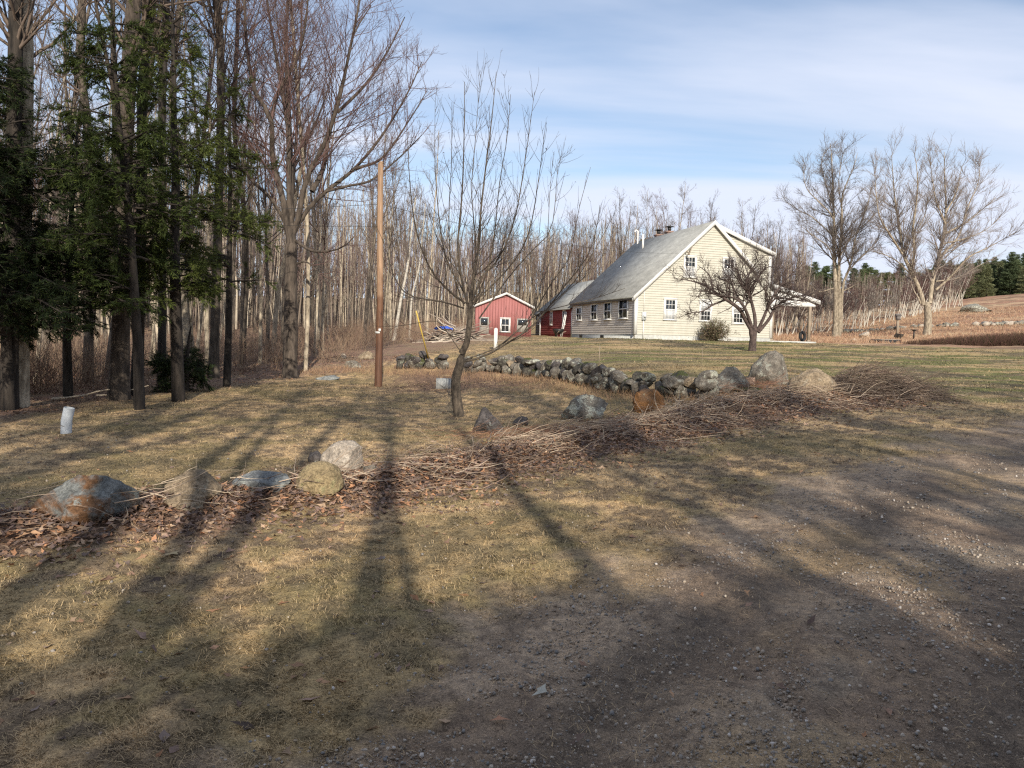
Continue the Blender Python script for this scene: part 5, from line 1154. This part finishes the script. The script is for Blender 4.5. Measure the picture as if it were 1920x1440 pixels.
tall([(512, 660), (520, 560), (540, 450)], .16, .11, 'leaning grey trunk seen behind the maple', 213, M_bark_light, Y=36)
tall([(-60, 760), (-50, 400), (-40, 0)], .2, .13, 'trunk outside the left edge of the photo', 214, M_bark, Y=15)

# hemlock foliage
M_hem = attr_mat('hemlock_needles', .7, .25, .25, 6)
def hemlock(px, Y, ztop, zlow, R, label, seed, nb=70, dens=1.0, tone=(.035, .06, .02), topx=None):
    rg = np.random.default_rng(seed); b_ = on(px, Y); root = empty('hemlock_tree', b_, label, 'tree')
    H = ztop + .6; tp = np.array([0, 0, 1.]) if topx is None else nrm(P(topx, 300, Y) - b_); tr = walk(np.zeros((1, 3)) - [0, 0, .2], tp[None], np.array([H + .2]), np.array([.11 if H < 9 else .15]), 12, .02, .0, rg, .15); tube_obj('trunk', [(*tr, 10)], M_bark_dark, root)
    h = rg.uniform(zlow, ztop, nb); f = (h - zlow) / (ztop - zlow); az = rg.uniform(0, 2 * PI, nb); L = R * (1.05 - .72 * f) * rg.uniform(.5, 1.15, nb) * (.55 + .45 * sst(0, .15, f))
    Pt0 = tr[0][0]; zi = Pt0[:, 2]; p0 = np.stack([np.interp(h, zi, Pt0[:, 0]), np.interp(h, zi, Pt0[:, 1]), h], 1)
    d = np.stack([np.cos(az), np.sin(az), rg.normal(.22, .12, nb)], 1); br = walk(p0, d, L, .012 + .012 * L, 8, .07, -.055, rg, .2)
    tw = spawn(*br, int(nb * 13 * dens), .15, 1, .75, .32, 6, .08, -.05, rg, .5, .005, .2, lmin=.3)
    tw2 = spawn(*tw, int(nb * 34 * dens), .1, 1, .7, .55, 4, .08, -.03, rg, .6, .003, .2, lmin=.18)
    tube_obj('branches', [(*br, 5), (*tw, 3), (*tw2, 3)], M_bark_dark, root)
    Pa, Ra = tw2; nf = int(nb * 1500 * dens); k = rg.integers(0, len(Pa), nf); t = rg.random(nf) * 2.999; i = t.astype(int); g = (t - i)[:, None]; p = Pa[k, i] * (1 - g) + Pa[k, i + 1] * g; tn = nrm(Pa[k, i + 1] - Pa[k, i])
    side = nrm(np.cross(tn, [0, 0, 1.]) + rg.normal(0, .3, (nf, 3))) * rg.choice([-1, 1], (nf, 1)); dd_ = nrm(tn * .7 + side * .9 + rg.normal(0, .15, (nf, 3)) - [0, 0, .12]); sz = rg.uniform(.045, .11, nf)[:, None]; w_ = nrm(np.cross(dd_, rg.normal(0, .5, (nf, 3)) + [0, 0, 1])) * sz * .055
    V = np.stack([p - w_ * .6, p + w_ * .6, p + dd_ * sz * .6 + w_, p + dd_ * sz, p + dd_ * sz * .6 - w_], 1).reshape(-1, 3); bb = np.arange(nf)[:, None] * 5
    hue = rg.random((nf, 1)); C = np.repeat(np.array(tone) * (.7 + .8 * hue) + np.array([.03, .03, 0]) * (hue > .85), 5, 0)
    link('foliage', mesh_from('foliage', V, [bb + [0, 1, 2], bb + [2, 3, 4], bb + [0, 2, 4]], False, C), M_hem, root)
hemlock(18, 14.0, 6.6, 1.3, 2.1, 'dark evergreen hemlock at the left edge of the photo', 301, 120, 1.0, (.026, .04, .016))
hemlock(128, 16.5, 6.1, 1.7, 2.0, 'dark hemlock low between the leftmost trunks and thickest trunk', 302, 75, .85, (.03, .045, .017))
hemlock(262, 14.6, 7.4, 2.0, 1.8, 'tall hemlock around the paired dark trunks', 303, 85, .75, (.05, .07, .02))  # sunlight put into the yellower tone of this and the next two hemlocks
hemlock(335, 16.6, 8.6, 2.4, 1.9, 'hemlock right of the paired trunks, sunlight put into its brighter green', 304, 75, .75, (.085, .105, .028))
hemlock(425, 21, 8.2, 2.6, 1.8, 'thin hemlock nearest the bare wood', 305, 48, .7, (.07, .09, .025))
hemlock(-110, 13.5, 7.5, 1.6, 2.0, 'hemlock mostly beyond the left edge', 306, 80, .8, (.026, .04, .016))
hemlock(348, 19, 1.1, .1, 1.0, 'small young hemlock on the wood floor', 307, 22, .8, (.03, .045, .016))

# rhododendron bush by the gable
p = at(1313, 640); p = hw(4.9, -1.2); p[2] = Ts(p[0], p[1]); rg = np.random.default_rng(91); root = empty('rhododendron_bush', p, 'round dull brown-green bush growing against the gable wall', 'bush')
n = 160; d = nrm(rg.normal(0, 1, (n, 3)) * [1, .8, .6] + [0, 0, .9]); st = walk(np.zeros((n, 3)), d, rg.uniform(.7, 1.45, n), np.full(n, .016), 5, .15, 0, rg); t2_ = spawn(*st, 600, .3, 1, .6, .4, 3, .1, 0, rg, .6, .006, lmin=.15); tube_obj('stems', [(*st, 4), (*t2_, 3)], M_twig, root)
nf = 5200; k = rg.integers(0, 600, nf); pp = t2_[0][k, 2] * rg.uniform(.2, 1, (nf, 1)) + t2_[0][k, 1] * 0; pp = t2_[0][k, rg.integers(0, 3, nf)] + rg.normal(0, .05, (nf, 3)); dd_ = nrm(rg.normal(0, 1, (nf, 3)) - [0, 0, .3]); w_ = nrm(np.cross(dd_, rg.normal(0, 1, (nf, 3)))) * .02; sz = rg.uniform(.07, .12, (nf, 1))
V = np.stack([pp, pp + dd_ * sz * .5 + w_, pp + dd_ * sz, pp + dd_ * sz * .5 - w_], 1).reshape(-1, 3); C = np.repeat(np.array([(.10, .085, .045), (.15, .11, .07), (.08, .085, .035), (.2, .15, .1)])[rg.choice(4, nf)], 4, 0)
link('leaves', mesh_from('leaves', V, [np.arange(nf * 4).reshape(-1, 4)], False, C), attr_mat('rhodo', .6, .1), root)

# trees behind the photographer: they throw the long shadows across the yard
def back(x, y, H, r, k, label, den=1):
    root = grow_forest('bare_tree', 400 + k, H, r, .46 if den > 1 else .6, M_bark, M_twig, 24, int(190 * den), int(700 * den), spread=.27, fork=0 if den < 1 else 1 + k % 2, tw=.010)
    root.location = (x, y, 0); root['label'] = label; root['group'] = 'trees behind the photographer'
lbk = 'tall leafless tree behind the photographer, throwing shadow over the yard'
def bx_(c_, y): return c_ + .17 * (-y)
for k, (ic, y, H, r, dn) in enumerate([(-1.0, -5.2, 14, .16, .9), (-.17, -5.6, 15, .16, .9), (.58, -6.4, 15, .10, .9), (-1.45, -5.6, 15, .17, .9), (-2.2, -7, 16, .24, .9), (-4.4, -10, 17, .35, 1.2), (1.6, -7, 15, .16, .9), (2.7, -8, 16, .2, 1), (3.8, -7, 16, .16, 1.1), (5.2, -12, 19, .3, 1.2), (6.8, -10, 18, .25, 1.3), (8.6, -13, 19, .4, 1.5), (11, -12, 18, .4, 1.5), (14, -16, 20, .4, 1.4), (18, -14, 20, .4, 1.4), (-7, -12, 18, .4, 1.3), (-10, -10, 17, .3, 1.2), (4.5, -20, 21, .4, 1.5), (-4.4, -19, 20, .35, 1.5), (9, -22, 21, .4, 1.5), (23, -18, 20, .4, 1.4)]):
    back(bx_(ic, y), y, H, r, k, lbk, dn)
for k, (ic, y, H, R) in enumerate([(-2.4, -6.3, 4.9, 1.7), (-1.2, -6.6, 4.9, 1.7), (.1, -6.4, 5.1, 1.8), (1.2, -6.8, 5.5, 1.9), (2.3, -6.6, 5.3, 1.8), (3.9, -7.2, 6.0, 1.7), (5.6, -7, 5.6, 1.8), (7.4, -7.3, 6.2, 1.8), (-3.3, -7, 7.2, 1.2), (-5.4, -6.5, 7.4, 1.4)]):  # unseen conifers, added and sized to shade the near ground
    c = conifer('conifer_tree', 500 + k, H, R, 110, 20000, (.05, .08, .03), M_need); c.location = (bx_(ic, y), y, 0); tag(c, 'unseen low dense conifer added behind the photographer to shade the foreground', 'tree', 'added shade conifers behind the photographer')
